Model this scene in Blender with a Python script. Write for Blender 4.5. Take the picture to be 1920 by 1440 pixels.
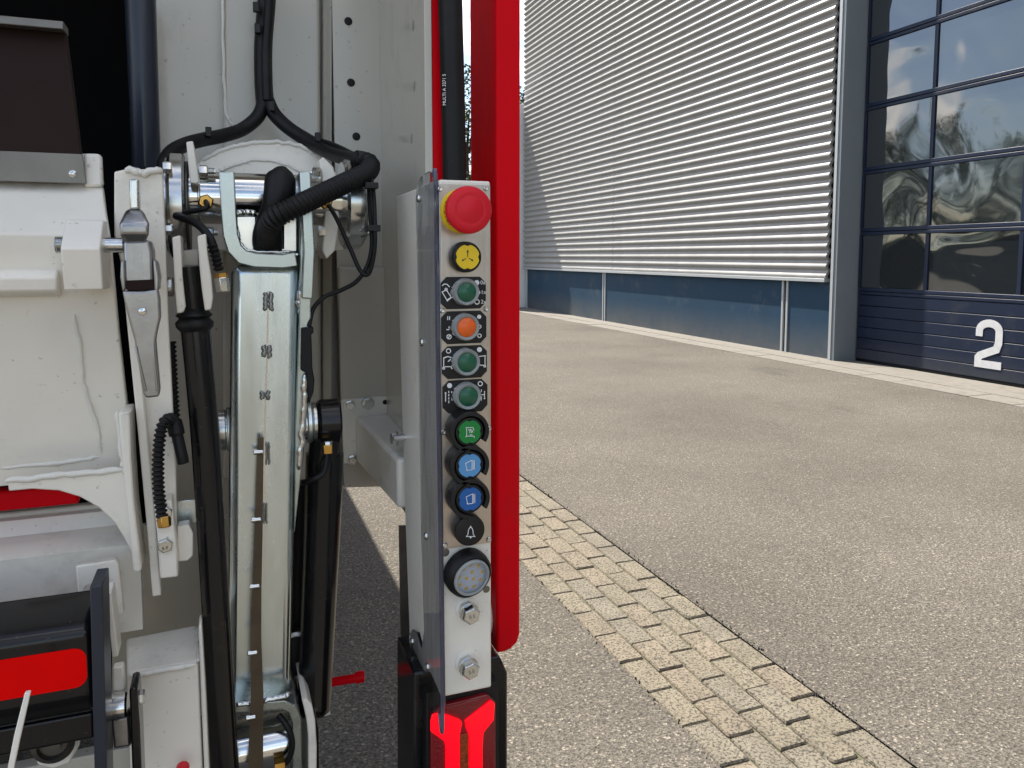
import bpy, bmesh, math, random
from mathutils import Vector, Matrix, noise
random.seed(7)
R = math.radians
for o in list(bpy.data.objects): bpy.data.objects.remove(o)
scene = bpy.context.scene
C = scene.collection

# ------------------------------------------------------------------ camera
# world: X to the right of the truck, Y along the truck (forward), Z up
CAMZ = 1.47
YAW, PITCH, FPX = 20.5, 5.0, 1442.0
CX, CY = 960.0, 606.0
cd = bpy.data.cameras.new('camera'); cam = bpy.data.objects.new('camera', cd); C.objects.link(cam)
cam.location = (0, 0, CAMZ)
cam.rotation_euler = (R(90 - PITCH), 0, R(-YAW))
cd.sensor_width = 36.0; cd.lens = FPX / 1920 * 36.0
cd.shift_y = -(720 - CY) / 1920
cd.clip_start = 0.02; cd.clip_end = 2000
scene.camera = cam
_s, _c, _sp, _cp = math.sin(R(YAW)), math.cos(R(YAW)), math.sin(R(PITCH)), math.cos(R(PITCH))
RIGHT = Vector((_c, -_s, 0)); FWD = Vector((_s * _cp, _c * _cp, -_sp)); UP = Vector((_s * _sp, _c * _sp, _cp))
CAM = Vector((0, 0, CAMZ))
def ray(px, py): return RIGHT * ((px - CX) / FPX) + UP * (-(py - CY) / FPX) + FWD
def V(px, py, Y):
    d = ray(px, py); return CAM + d * (Y / d.y)
def VX(px, py, X):
    d = ray(px, py); return CAM + d * (X / d.x)
def VZ(px, py, z=0.0):
    d = ray(px, py); return CAM + d * ((z - CAMZ) / d.z)

# ------------------------------------------------------------------ sky and sun
SUN_EL, SUN_AZ = 57.0, -18.0
world = bpy.data.worlds.new('World'); scene.world = world; world.use_nodes = True
nt = world.node_tree; nt.nodes.clear()
wo = nt.nodes.new('ShaderNodeOutputWorld'); bg = nt.nodes.new('ShaderNodeBackground')
sky = nt.nodes.new('ShaderNodeTexSky'); sky.sky_type = 'NISHITA'; sky.sun_disc = False
sky.sun_elevation = R(SUN_EL); sky.sun_rotation = R(SUN_AZ); sky.altitude = 50; sky.dust_density = 1.2
tc = nt.nodes.new('ShaderNodeTexCoord'); mp = nt.nodes.new('ShaderNodeMapping')
mp.inputs['Scale'].default_value = (1, 1, 2.2); mp.inputs['Location'].default_value = (3.7, 1.2, 0.4)
nz = nt.nodes.new('ShaderNodeTexNoise'); nz.inputs['Scale'].default_value = 3.1
nz.inputs['Detail'].default_value = 8; nz.inputs['Roughness'].default_value = 0.58
cr = nt.nodes.new('ShaderNodeValToRGB'); cr.color_ramp.elements[0].position = 0.51; cr.color_ramp.elements[1].position = 0.60
mx = nt.nodes.new('ShaderNodeMix'); mx.data_type = 'RGBA'
mx.inputs[7].default_value = (10.8, 10.3, 9.6, 1)
nt.links.new(tc.outputs['Generated'], mp.inputs['Vector']); nt.links.new(mp.outputs[0], nz.inputs['Vector'])
nt.links.new(nz.outputs['Fac'], cr.inputs[0]); nt.links.new(cr.outputs[0], mx.inputs[0])
nt.links.new(sky.outputs[0], mx.inputs[6]); nt.links.new(mx.outputs[2], bg.inputs['Color'])
bg.inputs['Strength'].default_value = 0.093
nt.links.new(bg.outputs[0], wo.inputs[0])
sd = bpy.data.lights.new('sun', 'SUN'); sun = bpy.data.objects.new('sun', sd); C.objects.link(sun)
sd.energy = 5.0; sd.angle = R(0.53); sd.color = (1.0, 0.93, 0.82)
SDIR = Vector((math.sin(R(SUN_AZ)) * math.cos(R(SUN_EL)), math.cos(R(SUN_AZ)) * math.cos(R(SUN_EL)), math.sin(R(SUN_EL))))
sun.rotation_euler = SDIR.to_track_quat('Z', 'Y').to_euler(); sun.location = SDIR * 60
vs = scene.view_settings; vs.view_transform = 'Standard'; vs.look = 'None'; vs.gamma = 1; vs.exposure = 1.42
vs.use_curve_mapping = False
scene.render.engine = 'CYCLES'

# ------------------------------------------------------------------ materials
MATS = {}
def nodes(name):
    m = bpy.data.materials.new(name); m.use_nodes = True
    n = m.node_tree.nodes; l = m.node_tree.links
    b = n['Principled BSDF']
    MATS[name] = m
    return m, n, l, b
def mat(name, col, rough=0.5, metal=0.0, var=0.0, vscale=8.0, bump=0.0, bscale=200.0, spec=0.5, coat=0.0,
        rvar=0.0, trans=0.0, ior=None, emit=None, estr=0.0, col2=None, stretch=None, detail=6):
    m, n, l, b = nodes(name)
    c = (*col, 1)
    b.inputs['Base Color'].default_value = c
    b.inputs['Roughness'].default_value = rough; b.inputs['Metallic'].default_value = metal
    b.inputs['Specular IOR Level'].default_value = spec
    b.inputs['Coat Weight'].default_value = coat; b.inputs['Coat Roughness'].default_value = 0.08
    if trans: b.inputs['Transmission Weight'].default_value = trans
    if ior: b.inputs['IOR'].default_value = ior
    if emit: b.inputs['Emission Color'].default_value = (*emit, 1); b.inputs['Emission Strength'].default_value = estr
    if var or rvar or bump:
        t = n.new('ShaderNodeTexCoord'); mpp = n.new('ShaderNodeMapping'); l.new(t.outputs['Object'], mpp.inputs[0])
        if stretch: mpp.inputs['Scale'].default_value = stretch
    if var or rvar:
        z = n.new('ShaderNodeTexNoise'); z.inputs['Scale'].default_value = vscale; z.inputs['Detail'].default_value = detail
        z.inputs['Roughness'].default_value = 0.6
        l.new(mpp.outputs[0], z.inputs['Vector'])
        if var:
            r = n.new('ShaderNodeValToRGB'); r.color_ramp.elements[0].position = 0.3; r.color_ramp.elements[1].position = 0.7
            c2 = col2 or tuple(max(0, x * (1 - var)) for x in col)
            r.color_ramp.elements[0].color = (*c2, 1); r.color_ramp.elements[1].color = c
            l.new(z.outputs['Fac'], r.inputs[0]); l.new(r.outputs[0], b.inputs['Base Color'])
        if rvar:
            mr = n.new('ShaderNodeMapRange'); mr.inputs['From Min'].default_value = 0.3; mr.inputs['From Max'].default_value = 0.7
            mr.inputs['To Min'].default_value = max(0.02, rough - rvar); mr.inputs['To Max'].default_value = min(1, rough + rvar)
            l.new(z.outputs['Fac'], mr.inputs[0]); l.new(mr.outputs[0], b.inputs['Roughness'])
    if bump:
        z2 = n.new('ShaderNodeTexNoise'); z2.inputs['Scale'].default_value = bscale; z2.inputs['Detail'].default_value = 3
        l.new(mpp.outputs[0], z2.inputs['Vector'])
        bp = n.new('ShaderNodeBump'); bp.inputs['Strength'].default_value = bump; bp.inputs['Distance'].default_value = 0.002
        l.new(z2.outputs['Fac'], bp.inputs['Height']); l.new(bp.outputs[0], b.inputs['Normal'])
    return m
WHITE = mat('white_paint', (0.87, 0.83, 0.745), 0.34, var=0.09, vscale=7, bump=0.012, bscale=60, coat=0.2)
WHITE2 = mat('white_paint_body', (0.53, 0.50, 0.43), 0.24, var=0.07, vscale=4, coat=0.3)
WELD = mat('painted_weld', (0.76, 0.74, 0.68), 0.4, bump=0.5, bscale=120)
GALV = mat('galvanised_steel', (0.76, 0.835, 0.85), 0.25, 0.95, var=0.22, vscale=20, rvar=0.10, bump=0.03, bscale=50, col2=(0.52, 0.59, 0.60), stretch=(1, 1, 0.15))
ZINC = mat('zinc_plated_steel', (0.70, 0.71, 0.70), 0.22, 1.0, var=0.25, vscale=30, rvar=0.08)
CHROME = mat('polished_steel', (0.75, 0.75, 0.73), 0.12, 1.0, var=0.15, vscale=12, rvar=0.05)
CAST = mat('cast_zinc', (0.40, 0.40, 0.40), 0.30, 0.95, var=0.2, vscale=40, bump=0.08, bscale=150)
STEEL_D = mat('dark_steel', (0.16, 0.15, 0.135), 0.45, 0.8, var=0.4, vscale=25)
GALV2 = mat('dull_galvanised_steel', (0.55, 0.61, 0.59), 0.30, 0.95, var=0.25, vscale=30, rvar=0.08, bump=0.02, bscale=50)
HOLEREFL = mat('grey_hole_reflection', (0.30, 0.29, 0.27), 0.5)  # grey of the hole reflections painted on the side flange
SCALE_ = mat('mill_scale_weld', (0.32, 0.33, 0.32), 0.4, 0.85, bump=0.3, bscale=200)
STAIN = mat('brushed_stainless', (0.58, 0.52, 0.465), 0.33, 0.9, var=0.10, vscale=260, bump=0.05, bscale=500, stretch=(1, 1, 0.03))
BLACK = mat('black_rubber', (0.007, 0.007, 0.008), 0.5, var=0.3, vscale=20, spec=0.3)
BLACKP = mat('black_gloss_paint', (0.006, 0.006, 0.007), 0.2, coat=0.1, rvar=0.05, vscale=15, spec=0.35)
BLACKPL = mat('black_plastic', (0.010, 0.010, 0.011), 0.42, bump=0.05, bscale=500, spec=0.35)
NAVYE = mat('blue_black_paint', (0.018, 0.024, 0.040), 0.35, bump=0.1, bscale=300)
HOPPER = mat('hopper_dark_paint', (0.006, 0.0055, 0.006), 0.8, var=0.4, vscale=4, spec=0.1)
BROWN = mat('dark_brown_plate', (0.020, 0.009, 0.007), 0.6, var=0.3, vscale=6, spec=0.15)
STRIP = mat('grey_strip_metal', (0.22, 0.21, 0.19), 0.4, 0.7, var=0.35, vscale=10)
REDP = mat('red_paint', (0.72, 0.002, 0.009), 0.4, var=0.05, vscale=6, spec=0.08, bump=0.02, bscale=80)
REDD = mat('red_plastic', (0.66, 0.012, 0.026), 0.4, spec=0.25, bump=0.02, bscale=400)
YELL = mat('yellow_plastic', (0.80, 0.56, 0.01), 0.42)
GREENL = mat('green_lens', (0.012, 0.115, 0.062), 0.28, var=0.25, vscale=120)
ORANGE = mat('orange_lens', (0.85, 0.14, 0.015), 0.30, var=0.15, vscale=120)
GREEN = mat('green_disc', (0.0, 0.21, 0.035), 0.42)
LBLUE = mat('light_blue_disc', (0.09, 0.30, 0.60), 0.42)
BLUE = mat('blue_disc', (0.005, 0.10, 0.36), 0.42)
NUMW = mat('worn_number_paint', (0.55, 0.56, 0.57), 0.6, var=0.18, vscale=14)
PRINTW = mat('white_print', (0.82, 0.82, 0.84), 0.5)
PRINTB = mat('black_print', (0.02, 0.02, 0.02), 0.5)
BRASS = mat('brass', (0.65, 0.38, 0.10), 0.28, 1.0, var=0.2, vscale=60)
LEDB = mat('led_board', (0.66, 0.71, 0.84), 0.35, var=0.08, vscale=90)
LEDC = mat('led_chip', (0.85, 0.60, 0.12), 0.4)
AMBER = mat('amber_reflector', (0.40, 0.06, 0.006), 0.3, var=0.7, vscale=220, bump=0.9, bscale=260)
REDLENS = mat('dark_red_lens', (0.20, 0.004, 0.010), 0.12, bump=0.25, bscale=300, coat=0.5)
REDLIT = mat('lit_red_lens', (0.6, 0.0, 0.006), 0.2, emit=(1.0, 0.0, 0.008), estr=0.55)
REFL = mat('red_reflector_tape', (0.85, 0.002, 0.002), 0.4, spec=0.06, var=0.05, vscale=30)
CLADM = mat('aluminium_cladding', (0.29, 0.285, 0.275), 0.45, 0.2, var=0.16, vscale=2.2, rvar=0.05, stretch=(1, 1.6, 0.25))
NAVY = mat('navy_panel_paint', (0.023, 0.050, 0.084), 0.6, spec=0.08, var=0.14, vscale=3.0, rvar=0.08, stretch=(1, 1, 0.4))
NAVYD = mat('navy_door_paint', (0.012, 0.019, 0.040), 0.42, spec=0.2, var=0.15, vscale=2.0)
GREYC = mat('grey_column_paint', (0.17, 0.195, 0.205), 0.5, var=0.08, vscale=2)
GREYL = mat('light_grey_trim', (0.36, 0.38, 0.39), 0.45, 0.3)
DARKGAP = mat('dark_recess', (0.012, 0.014, 0.018), 0.7)
CONC = mat('concrete_slab', (0.150, 0.139, 0.122), 0.85, var=0.18, vscale=18, bump=0.4, bscale=120)
BARK = mat('bark', (0.06, 0.045, 0.03), 0.9, var=0.4, vscale=12)
LEAF = mat('leaf', (0.05, 0.10, 0.018), 0.6, var=0.5, vscale=1.2, col2=(0.022, 0.05, 0.010))
FARW = mat('far_white_wall', (0.70, 0.70, 0.69), 0.6, var=0.05, vscale=2)
TYRE = mat('tyre_rubber', (0.016, 0.016, 0.016), 0.8)
GLASSD = mat('dark_glass', (0.012, 0.016, 0.02), 0.04, spec=0.8)

# clear polycarbonate, faintly scratched
m, n, l, b = nodes('clear_polycarbonate'); PC = m
b.inputs['Base Color'].default_value = (0.88, 0.90, 0.95, 1); b.inputs['Roughness'].default_value = 0.05
b.inputs['Transmission Weight'].default_value = 1.0; b.inputs['IOR'].default_value = 1.4
t = n.new('ShaderNodeTexCoord'); z = n.new('ShaderNodeTexNoise'); z.inputs['Scale'].default_value = 16; z.inputs['Detail'].default_value = 2
mpp = n.new('ShaderNodeMapping'); mpp.inputs['Scale'].default_value = (1, 1, 0.35)
l.new(t.outputs['Object'], mpp.inputs[0]); l.new(mpp.outputs[0], z.inputs['Vector'])
bp = n.new('ShaderNodeBump'); bp.inputs['Strength'].default_value = 0.10; bp.inputs['Distance'].default_value = 0.01
l.new(z.outputs['Fac'], bp.inputs['Height']); l.new(bp.outputs[0], b.inputs['Normal'])
PCE = mat('polycarbonate_cut_edge', (0.15, 0.15, 0.22), 0.2, trans=0.3, ior=1.45)
m, n, l, b = nodes('clear_boot'); BOOT = m
b.inputs['Base Color'].default_value = (0.42, 0.45, 0.45, 1); b.inputs['Roughness'].default_value = 0.3
b.inputs['Transmission Weight'].default_value = 0.35; b.inputs['IOR'].default_value = 1.35
m, n, l, b = nodes('clear_lens'); LENS = m
b.inputs['Base Color'].default_value = (0.95, 0.97, 1, 1); b.inputs['Roughness'].default_value = 0.02
b.inputs['Transmission Weight'].default_value = 1.0; b.inputs['IOR'].default_value = 1.25

# acrylic door pane: dark inside, sky mirrored in a wavy skin
m, n, l, b = nodes('acrylic_pane'); PANE = m
b.inputs['Base Color'].default_value = (0.014, 0.018, 0.022, 1); b.inputs['Roughness'].default_value = 0.04
b.inputs['IOR'].default_value = 2.3; b.inputs['Specular IOR Level'].default_value = 0.5
g = n.new('ShaderNodeNewGeometry'); mpp = n.new('ShaderNodeMapping'); l.new(g.outputs['Position'], mpp.inputs[0])
z = n.new('ShaderNodeTexNoise'); z.inputs['Scale'].default_value = 0.9; z.inputs['Detail'].default_value = 1.2; z.inputs['Distortion'].default_value = 0.6
l.new(mpp.outputs[0], z.inputs['Vector'])
bp = n.new('ShaderNodeBump'); bp.inputs['Strength'].default_value = 0.27; bp.inputs['Distance'].default_value = 0.12
l.new(z.outputs['Fac'], bp.inputs['Height']); l.new(bp.outputs[0], b.inputs['Normal'])

# asphalt
def asphalt(name, base):
    m, n, l, b = nodes(name)
    g = n.new('ShaderNodeNewGeometry')
    def nzn(sc, det, rough=0.6):
        z = n.new('ShaderNodeTexNoise'); z.inputs['Scale'].default_value = sc; z.inputs['Detail'].default_value = det
        z.inputs['Roughness'].default_value = rough; l.new(g.outputs['Position'], z.inputs['Vector']); return z
    big = nzn(0.6, 4); fine = nzn(90, 4, 0.75)
    vor = n.new('ShaderNodeTexVoronoi'); vor.inputs['Scale'].default_value = 145; l.new(g.outputs['Position'], vor.inputs['Vector'])
    r1 = n.new('ShaderNodeValToRGB')
    e = r1.color_ramp.elements
    e[0].position = 0.32; e[0].color = (base[0] * .30, base[1] * .30, base[2] * .30, 1)
    e[1].position = 0.66; e[1].color = (base[0] * 1.5, base[1] * 1.5, base[2] * 1.5, 1)
    e2 = e.new(0.5); e2.color = (*base, 1)
    l.new(fine.outputs['Fac'], r1.inputs[0])
    # stones with random grey; a few are pale
    r2 = n.new('ShaderNodeValToRGB'); e = r2.color_ramp.elements
    e[0].position = 0.0; e[0].color = (0.58, 0.58, 0.58, 1); e[1].position = 0.93; e[1].color = (1.12, 1.11, 1.08, 1)
    e3 = e.new(0.965); e3.color = (1.9, 1.86, 1.78, 1)
    sep = n.new('ShaderNodeSeparateColor'); l.new(vor.outputs['Color'], sep.inputs[0]); l.new(sep.outputs[0], r2.inputs[0])
    mu = n.new('ShaderNodeMix'); mu.data_type = 'RGBA'; mu.blend_type = 'MULTIPLY'; mu.inputs[0].default_value = 1.0
    l.new(r1.outputs[0], mu.inputs[6]); l.new(r2.outputs[0], mu.inputs[7])
    r3 = n.new('ShaderNodeMapRange'); r3.inputs['From Min'].default_value = 0.3; r3.inputs['From Max'].default_value = 0.7
    r3.inputs['To Min'].default_value = 0.80; r3.inputs['To Max'].default_value = 1.14; l.new(big.outputs['Fac'], r3.inputs[0])
    mu2 = n.new('ShaderNodeVectorMath'); mu2.operation = 'SCALE'; l.new(mu.outputs[2], mu2.inputs[0]); l.new(r3.outputs[0], mu2.inputs['Scale'])
    l.new(mu2.outputs[0], b.inputs['Base Color'])
    b.inputs['Roughness'].default_value = 0.92; b.inputs['Specular IOR Level'].default_value = 0.2; b.inputs['Diffuse Roughness'].default_value = 0.2
    ad = n.new('ShaderNodeMath'); ad.operation = 'ADD'; l.new(fine.outputs['Fac'], ad.inputs[0]); l.new(vor.outputs['Distance'], ad.inputs[1])
    bp = n.new('ShaderNodeBump'); bp.inputs['Strength'].default_value = 0.7; bp.inputs['Distance'].default_value = 0.005
    l.new(ad.outputs[0], bp.inputs['Height']); l.new(bp.outputs[0], b.inputs['Normal'])
    return m
ASPH = asphalt('asphalt', (0.116, 0.1065, 0.093))
# paver: sandy concrete full of small dark pits
def paver_mat(name, base):
    m, n, l, b = nodes(name)
    g = n.new('ShaderNodeNewGeometry')
    z = n.new('ShaderNodeTexNoise'); z.inputs['Scale'].default_value = 105; z.inputs['Detail'].default_value = 5; z.inputs['Roughness'].default_value = 0.75
    l.new(g.outputs['Position'], z.inputs['Vector'])
    r = n.new('ShaderNodeValToRGB'); e = r.color_ramp.elements
    e[0].position = 0.42; e[0].color = (base[0] * .2, base[1] * .20, base[2] * .2, 1)
    e[1].position = 0.62; e[1].color = (base[0] * 1.15, base[1] * 1.15, base[2] * 1.15, 1)
    k = e.new(0.50); k.color = (*base, 1)
    l.new(z.outputs['Fac'], r.inputs[0])
    z2 = n.new('ShaderNodeTexNoise'); z2.inputs['Scale'].default_value = 7; l.new(g.outputs['Position'], z2.inputs['Vector'])
    mr = n.new('ShaderNodeMapRange'); mr.inputs['From Min'].default_value = 0.3; mr.inputs['From Max'].default_value = 0.7
    mr.inputs['To Min'].default_value = 0.82; mr.inputs['To Max'].default_value = 1.1; l.new(z2.outputs['Fac'], mr.inputs[0])
    v = n.new('ShaderNodeVectorMath'); v.operation = 'SCALE'; l.new(r.outputs[0], v.inputs[0]); l.new(mr.outputs[0], v.inputs['Scale'])
    l.new(v.outputs[0], b.inputs['Base Color']); b.inputs['Roughness'].default_value = 0.9
    bp = n.new('ShaderNodeBump'); bp.inputs['Strength'].default_value = 0.6; bp.inputs['Distance'].default_value = 0.004
    l.new(z.outputs['Fac'], bp.inputs['Height']); l.new(bp.outputs[0], b.inputs['Normal'])
    return m
PAVERS = [paver_mat('sandy_paver', (0.142, 0.125, 0.093)), paver_mat('warm_paver', (0.150, 0.127, 0.095)), paver_mat('grey_paver', (0.136, 0.122, 0.094))]
BED = mat('joint_sand', (0.095, 0.084, 0.06), 0.95, var=0.5, vscale=6, col2=(0.05, 0.06, 0.02), bump=0.5, bscale=80)
EARTH = mat('ground_far', (0.14, 0.13, 0.115), 0.95, var=0.2, vscale=0.3)

# grime laid over paint: blotches and specks with a shape of their own
def grime(m, col, amt, scale, lo=.56, hi=.74, speck=0.0, stretch=(1, 1, 1), low=None):
    n = m.node_tree.nodes; l = m.node_tree.links; b = n['Principled BSDF']; inp = b.inputs['Base Color']
    g = n.new('ShaderNodeNewGeometry'); mpp = n.new('ShaderNodeMapping'); mpp.inputs['Scale'].default_value = stretch; l.new(g.outputs['Position'], mpp.inputs[0])
    z = n.new('ShaderNodeTexNoise'); z.inputs['Scale'].default_value = scale; z.inputs['Detail'].default_value = 10; z.inputs['Roughness'].default_value = 0.68
    l.new(mpp.outputs[0], z.inputs['Vector'])
    mr = n.new('ShaderNodeMapRange'); mr.inputs['From Min'].default_value = lo; mr.inputs['From Max'].default_value = hi; mr.inputs['To Max'].default_value = amt
    l.new(z.outputs['Fac'], mr.inputs[0]); fac = mr.outputs[0]
    if speck:
        z2 = n.new('ShaderNodeTexNoise'); z2.inputs['Scale'].default_value = scale * 16; z2.inputs['Detail'].default_value = 3; l.new(g.outputs['Position'], z2.inputs['Vector'])
        m2 = n.new('ShaderNodeMapRange'); m2.inputs['From Min'].default_value = .68; m2.inputs['From Max'].default_value = .76; m2.inputs['To Max'].default_value = speck
        l.new(z2.outputs['Fac'], m2.inputs[0]); mx_ = n.new('ShaderNodeMath'); mx_.operation = 'MAXIMUM'; l.new(fac, mx_.inputs[0]); l.new(m2.outputs[0], mx_.inputs[1]); fac = mx_.outputs[0]
    if low:      # splashed up from the ground
        sp = n.new('ShaderNodeSeparateXYZ'); l.new(g.outputs['Position'], sp.inputs[0])
        m3 = n.new('ShaderNodeMapRange'); m3.inputs['From Min'].default_value = low; m3.inputs['From Max'].default_value = 0.0; l.new(sp.outputs['Z'], m3.inputs[0])
        ad = n.new('ShaderNodeMath'); ad.operation = 'MULTIPLY'; l.new(m3.outputs[0], ad.inputs[0]); l.new(z.outputs['Fac'], ad.inputs[1])
        mx_ = n.new('ShaderNodeMath'); mx_.operation = 'MAXIMUM'; l.new(fac, mx_.inputs[0]); l.new(ad.outputs[0], mx_.inputs[1]); fac = mx_.outputs[0]
    mix = n.new('ShaderNodeMix'); mix.data_type = 'RGBA'; mix.inputs[7].default_value = (*col, 1); l.new(fac, mix.inputs[0])
    if inp.is_linked: l.new(inp.links[0].from_socket, mix.inputs[6])
    else: mix.inputs[6].default_value = inp.default_value
    l.new(mix.outputs[2], inp)
grime(WHITE, (0.22, 0.18, 0.13), 0.38, 9, speck=0.5)
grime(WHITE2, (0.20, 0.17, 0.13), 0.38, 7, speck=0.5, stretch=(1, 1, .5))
grime(REDP, (0.20, 0.03, 0.03), 0.4, 8, speck=0.35, stretch=(1, 1, .4))
grime(BLACKP, (0.07, 0.06, 0.05), 0.35, 12, speck=0.4)
grime(BLACK, (0.05, 0.045, 0.04), 0.35, 22, speck=0.3)
grime(STAIN, (0.30, 0.26, 0.22), 0.4, 22, lo=.5)
grime(GALV, (0.34, 0.36, 0.35), 0.45, 14, stretch=(1, 1, .3), speck=0.4)
grime(NAVY, (0.13, 0.12, 0.10), 0.35, 2.2, speck=0.25, low=0.55)
grime(NAVYD, (0.07, 0.07, 0.07), 0.35, 2.0, speck=0.15, low=0.3)
grime(ASPH, (0.045, 0.042, 0.038), 0.55, 0.8, lo=.60, hi=.72, stretch=(1.6, .5, 1))
for _m in PAVERS: grime(_m, (0.06, 0.055, 0.035), 0.45, 9, lo=.56, hi=.72)
grime(CONC, (0.06, 0.055, 0.045), 0.6, 6, lo=.52, hi=.7)

# ------------------------------------------------------------------ mesh builder
WLOC = {}
class MB:
    def __init__(s): s.v = []; s.f = []; s.m = []; s.mi = 0
    def add(s, vs, fs):
        k = len(s.v); s.v += [Vector(p) for p in vs]
        for f in fs: s.f.append([i + k for i in f]); s.m.append(s.mi)
        return s
    def box(s, x0, x1, y0, y1, z0, z1):
        return s.hexa([(x0, y0, z0), (x1, y0, z0), (x1, y1, z0), (x0, y1, z0), (x0, y0, z1), (x1, y0, z1), (x1, y1, z1), (x0, y1, z1)])
    def hexa(s, p):
        return s.add(p, [(0, 3, 2, 1), (4, 5, 6, 7), (0, 1, 5, 4), (1, 2, 6, 5), (2, 3, 7, 6), (3, 0, 4, 7)])
    def prism(s, pts, vec):
        n = len(pts); vec = Vector(vec)
        return s.add(list(pts) + [Vector(p) + vec for p in pts],
                     [tuple(range(n)), tuple(range(2 * n - 1, n - 1, -1))] + [(i, (i + 1) % n, n + (i + 1) % n, n + i) for i in range(n)])
    def frame(s, axis):
        a = Vector(axis).normalized(); h = Vector((0, 0, 1)) if abs(a.z) < 0.9 else Vector((1, 0, 0))
        u = a.cross(h).normalized(); return a, u, a.cross(u)
    def lathe(s, prof, o, axis, n=32, cap=True):
        a, u, w = s.frame(axis); o = Vector(o); k = len(prof)
        vs = []
        for i in range(n):
            t = 2 * math.pi * i / n; d = u * math.cos(t) + w * math.sin(t)
            vs += [o + d * r + a * h for r, h in prof]
        fs = []
        for i in range(n):
            j = (i + 1) % n
            for q in range(k - 1): fs.append((i * k + q, j * k + q, j * k + q + 1, i * k + q + 1))
        if cap:
            fs.append(tuple(i * k for i in range(n))); fs.append(tuple(i * k + k - 1 for i in range(n)))
        return s.add(vs, fs)
    def cyl(s, p0, p1, r, r1=None, n=28, ch=0.0):
        p0 = Vector(p0); p1 = Vector(p1); L = (p1 - p0).length; r1 = r if r1 is None else r1
        if ch: pr = [(r - ch, 0), (r, ch), (r1, L - ch), (r1 - ch, L)]
        else: pr = [(r, 0), (r1, L)]
        return s.lathe(pr, p0, p1 - p0, n)
    def tube(s, path, r, n=12, per=14, rf=None, smooth=True):
        P = [Vector(p) for p in path]
        if smooth and len(P) > 2:
            Q = []
            for i in range(len(P) - 1):
                a = P[i - 1] if i else P[0] * 2 - P[1]; b, c = P[i], P[i + 1]
                d = P[i + 2] if i + 2 < len(P) else P[-1] * 2 - P[-2]
                for k in range(per):
                    t = k / per
                    Q.append(0.5 * ((2 * b) + (c - a) * t + (2 * a - 5 * b + 4 * c - d) * t * t + (3 * b - a - 3 * c + d) * t ** 3))
            Q.append(P[-1]); P = Q
        vs = []; prev = None; dist = 0
        for i, p in enumerate(P):
            tg = (P[min(i + 1, len(P) - 1)] - P[max(i - 1, 0)]).normalized()
            if prev is None: u = s.frame(tg)[1]
            else: u = (prev - tg * prev.dot(tg)).normalized()
            prev = u; w = tg.cross(u)
            if i: dist += (p - P[i - 1]).length
            rr = r(i / (len(P) - 1)) if callable(r) else r
            if rf: rr += rf(dist)
            for k in range(n):
                t = 2 * math.pi * k / n; vs.append(p + (u * math.cos(t) + w * math.sin(t)) * rr)
        fs = [(i * n + k, i * n + (k + 1) % n, (i + 1) * n + (k + 1) % n, (i + 1) * n + k) for i in range(len(P) - 1) for k in range(n)]
        fs += [tuple(range(n)), tuple(range(len(vs) - 1, len(vs) - n - 1, -1))]
        return s.add(vs, fs)
    def hexhead(s, o, axis, r, h):
        a, u, w = s.frame(axis); o = Vector(o)
        def ring(rr, hh): return [o + a * hh + (u * math.cos(math.pi / 3 * i + .3) + w * math.sin(math.pi / 3 * i + .3)) * rr for i in range(6)]
        vs = ring(r, 0) + ring(r, h * .82) + ring(r * .86, h)
        fs = [tuple(range(6)), tuple(range(12, 18))]
        for q in (0, 6):
            for i in range(6): fs.append((q + i, q + (i + 1) % 6, q + 6 + (i + 1) % 6, q + 6 + i))
        return s.add(vs, fs)
    def ribbon(s, pts, w, vec, closed=False):
        """flat mitred band along coplanar pts, thickness vec (the plane's normal)"""
        P = [Vector(p) for p in pts]; nrm = Vector(vec).normalized(); n = len(P); A = []; B_ = []
        for i in range(n):
            if closed: a, b = P[i - 1], P[(i + 1) % n]
            else: a, b = P[max(i - 1, 0)], P[min(i + 1, n - 1)]
            d1 = (P[i] - a).normalized() if (P[i] - a).length > 1e-9 else None
            d2 = (b - P[i]).normalized() if (b - P[i]).length > 1e-9 else None
            d1 = d1 or d2; d2 = d2 or d1
            n1 = nrm.cross(d1); n2 = nrm.cross(d2); mm = (n1 + n2)
            mm = mm.normalized() if mm.length > 1e-6 else n1
            k = 1 / max(0.45, mm.dot(n1))
            A.append(P[i] + mm * (w / 2 * k)); B_.append(P[i] - mm * (w / 2 * k))
        vec = Vector(vec); vs = A + B_ + [p + vec for p in A] + [p + vec for p in B_]
        fs = []
        for i in range(n if closed else n - 1):
            j = (i + 1) % n
            fs += [(i, j, n + j, n + i), (2 * n + i, 3 * n + i, 3 * n + j, 2 * n + j), (i, 2 * n + i, 2 * n + j, j), (n + i, n + j, 3 * n + j, 3 * n + i)]
        if not closed:
            fs += [(0, n, 3 * n, 2 * n), (n - 1, 3 * n - 1, 4 * n - 1, 2 * n - 1)]
        return s.add(vs, fs)
    def build(s, name, mats, parent=None, bev=0.0, seg=2, ang=38, label=None):
        me = bpy.data.meshes.new(name)
        lo = Vector([min(p[i] for p in s.v) for i in range(3)]); hi = Vector([max(p[i] for p in s.v) for i in range(3)])
        ce = (lo + hi) / 2; ce.z = lo.z if parent is None else ce.z
        me.from_pydata([p - ce for p in s.v], [], s.f)
        bm = bmesh.new(); bm.from_mesh(me); bmesh.ops.recalc_face_normals(bm, faces=bm.faces)
        for f in bm.faces: f.smooth = True
        bm.to_mesh(me); bm.free()
        me.set_sharp_from_angle(angle=R(ang))
        for mm in (mats if isinstance(mats, (list, tuple)) else [mats]): me.materials.append(mm)
        if isinstance(mats, (list, tuple)):
            for p, mi in zip(me.polygons, s.m): p.material_index = mi
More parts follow.
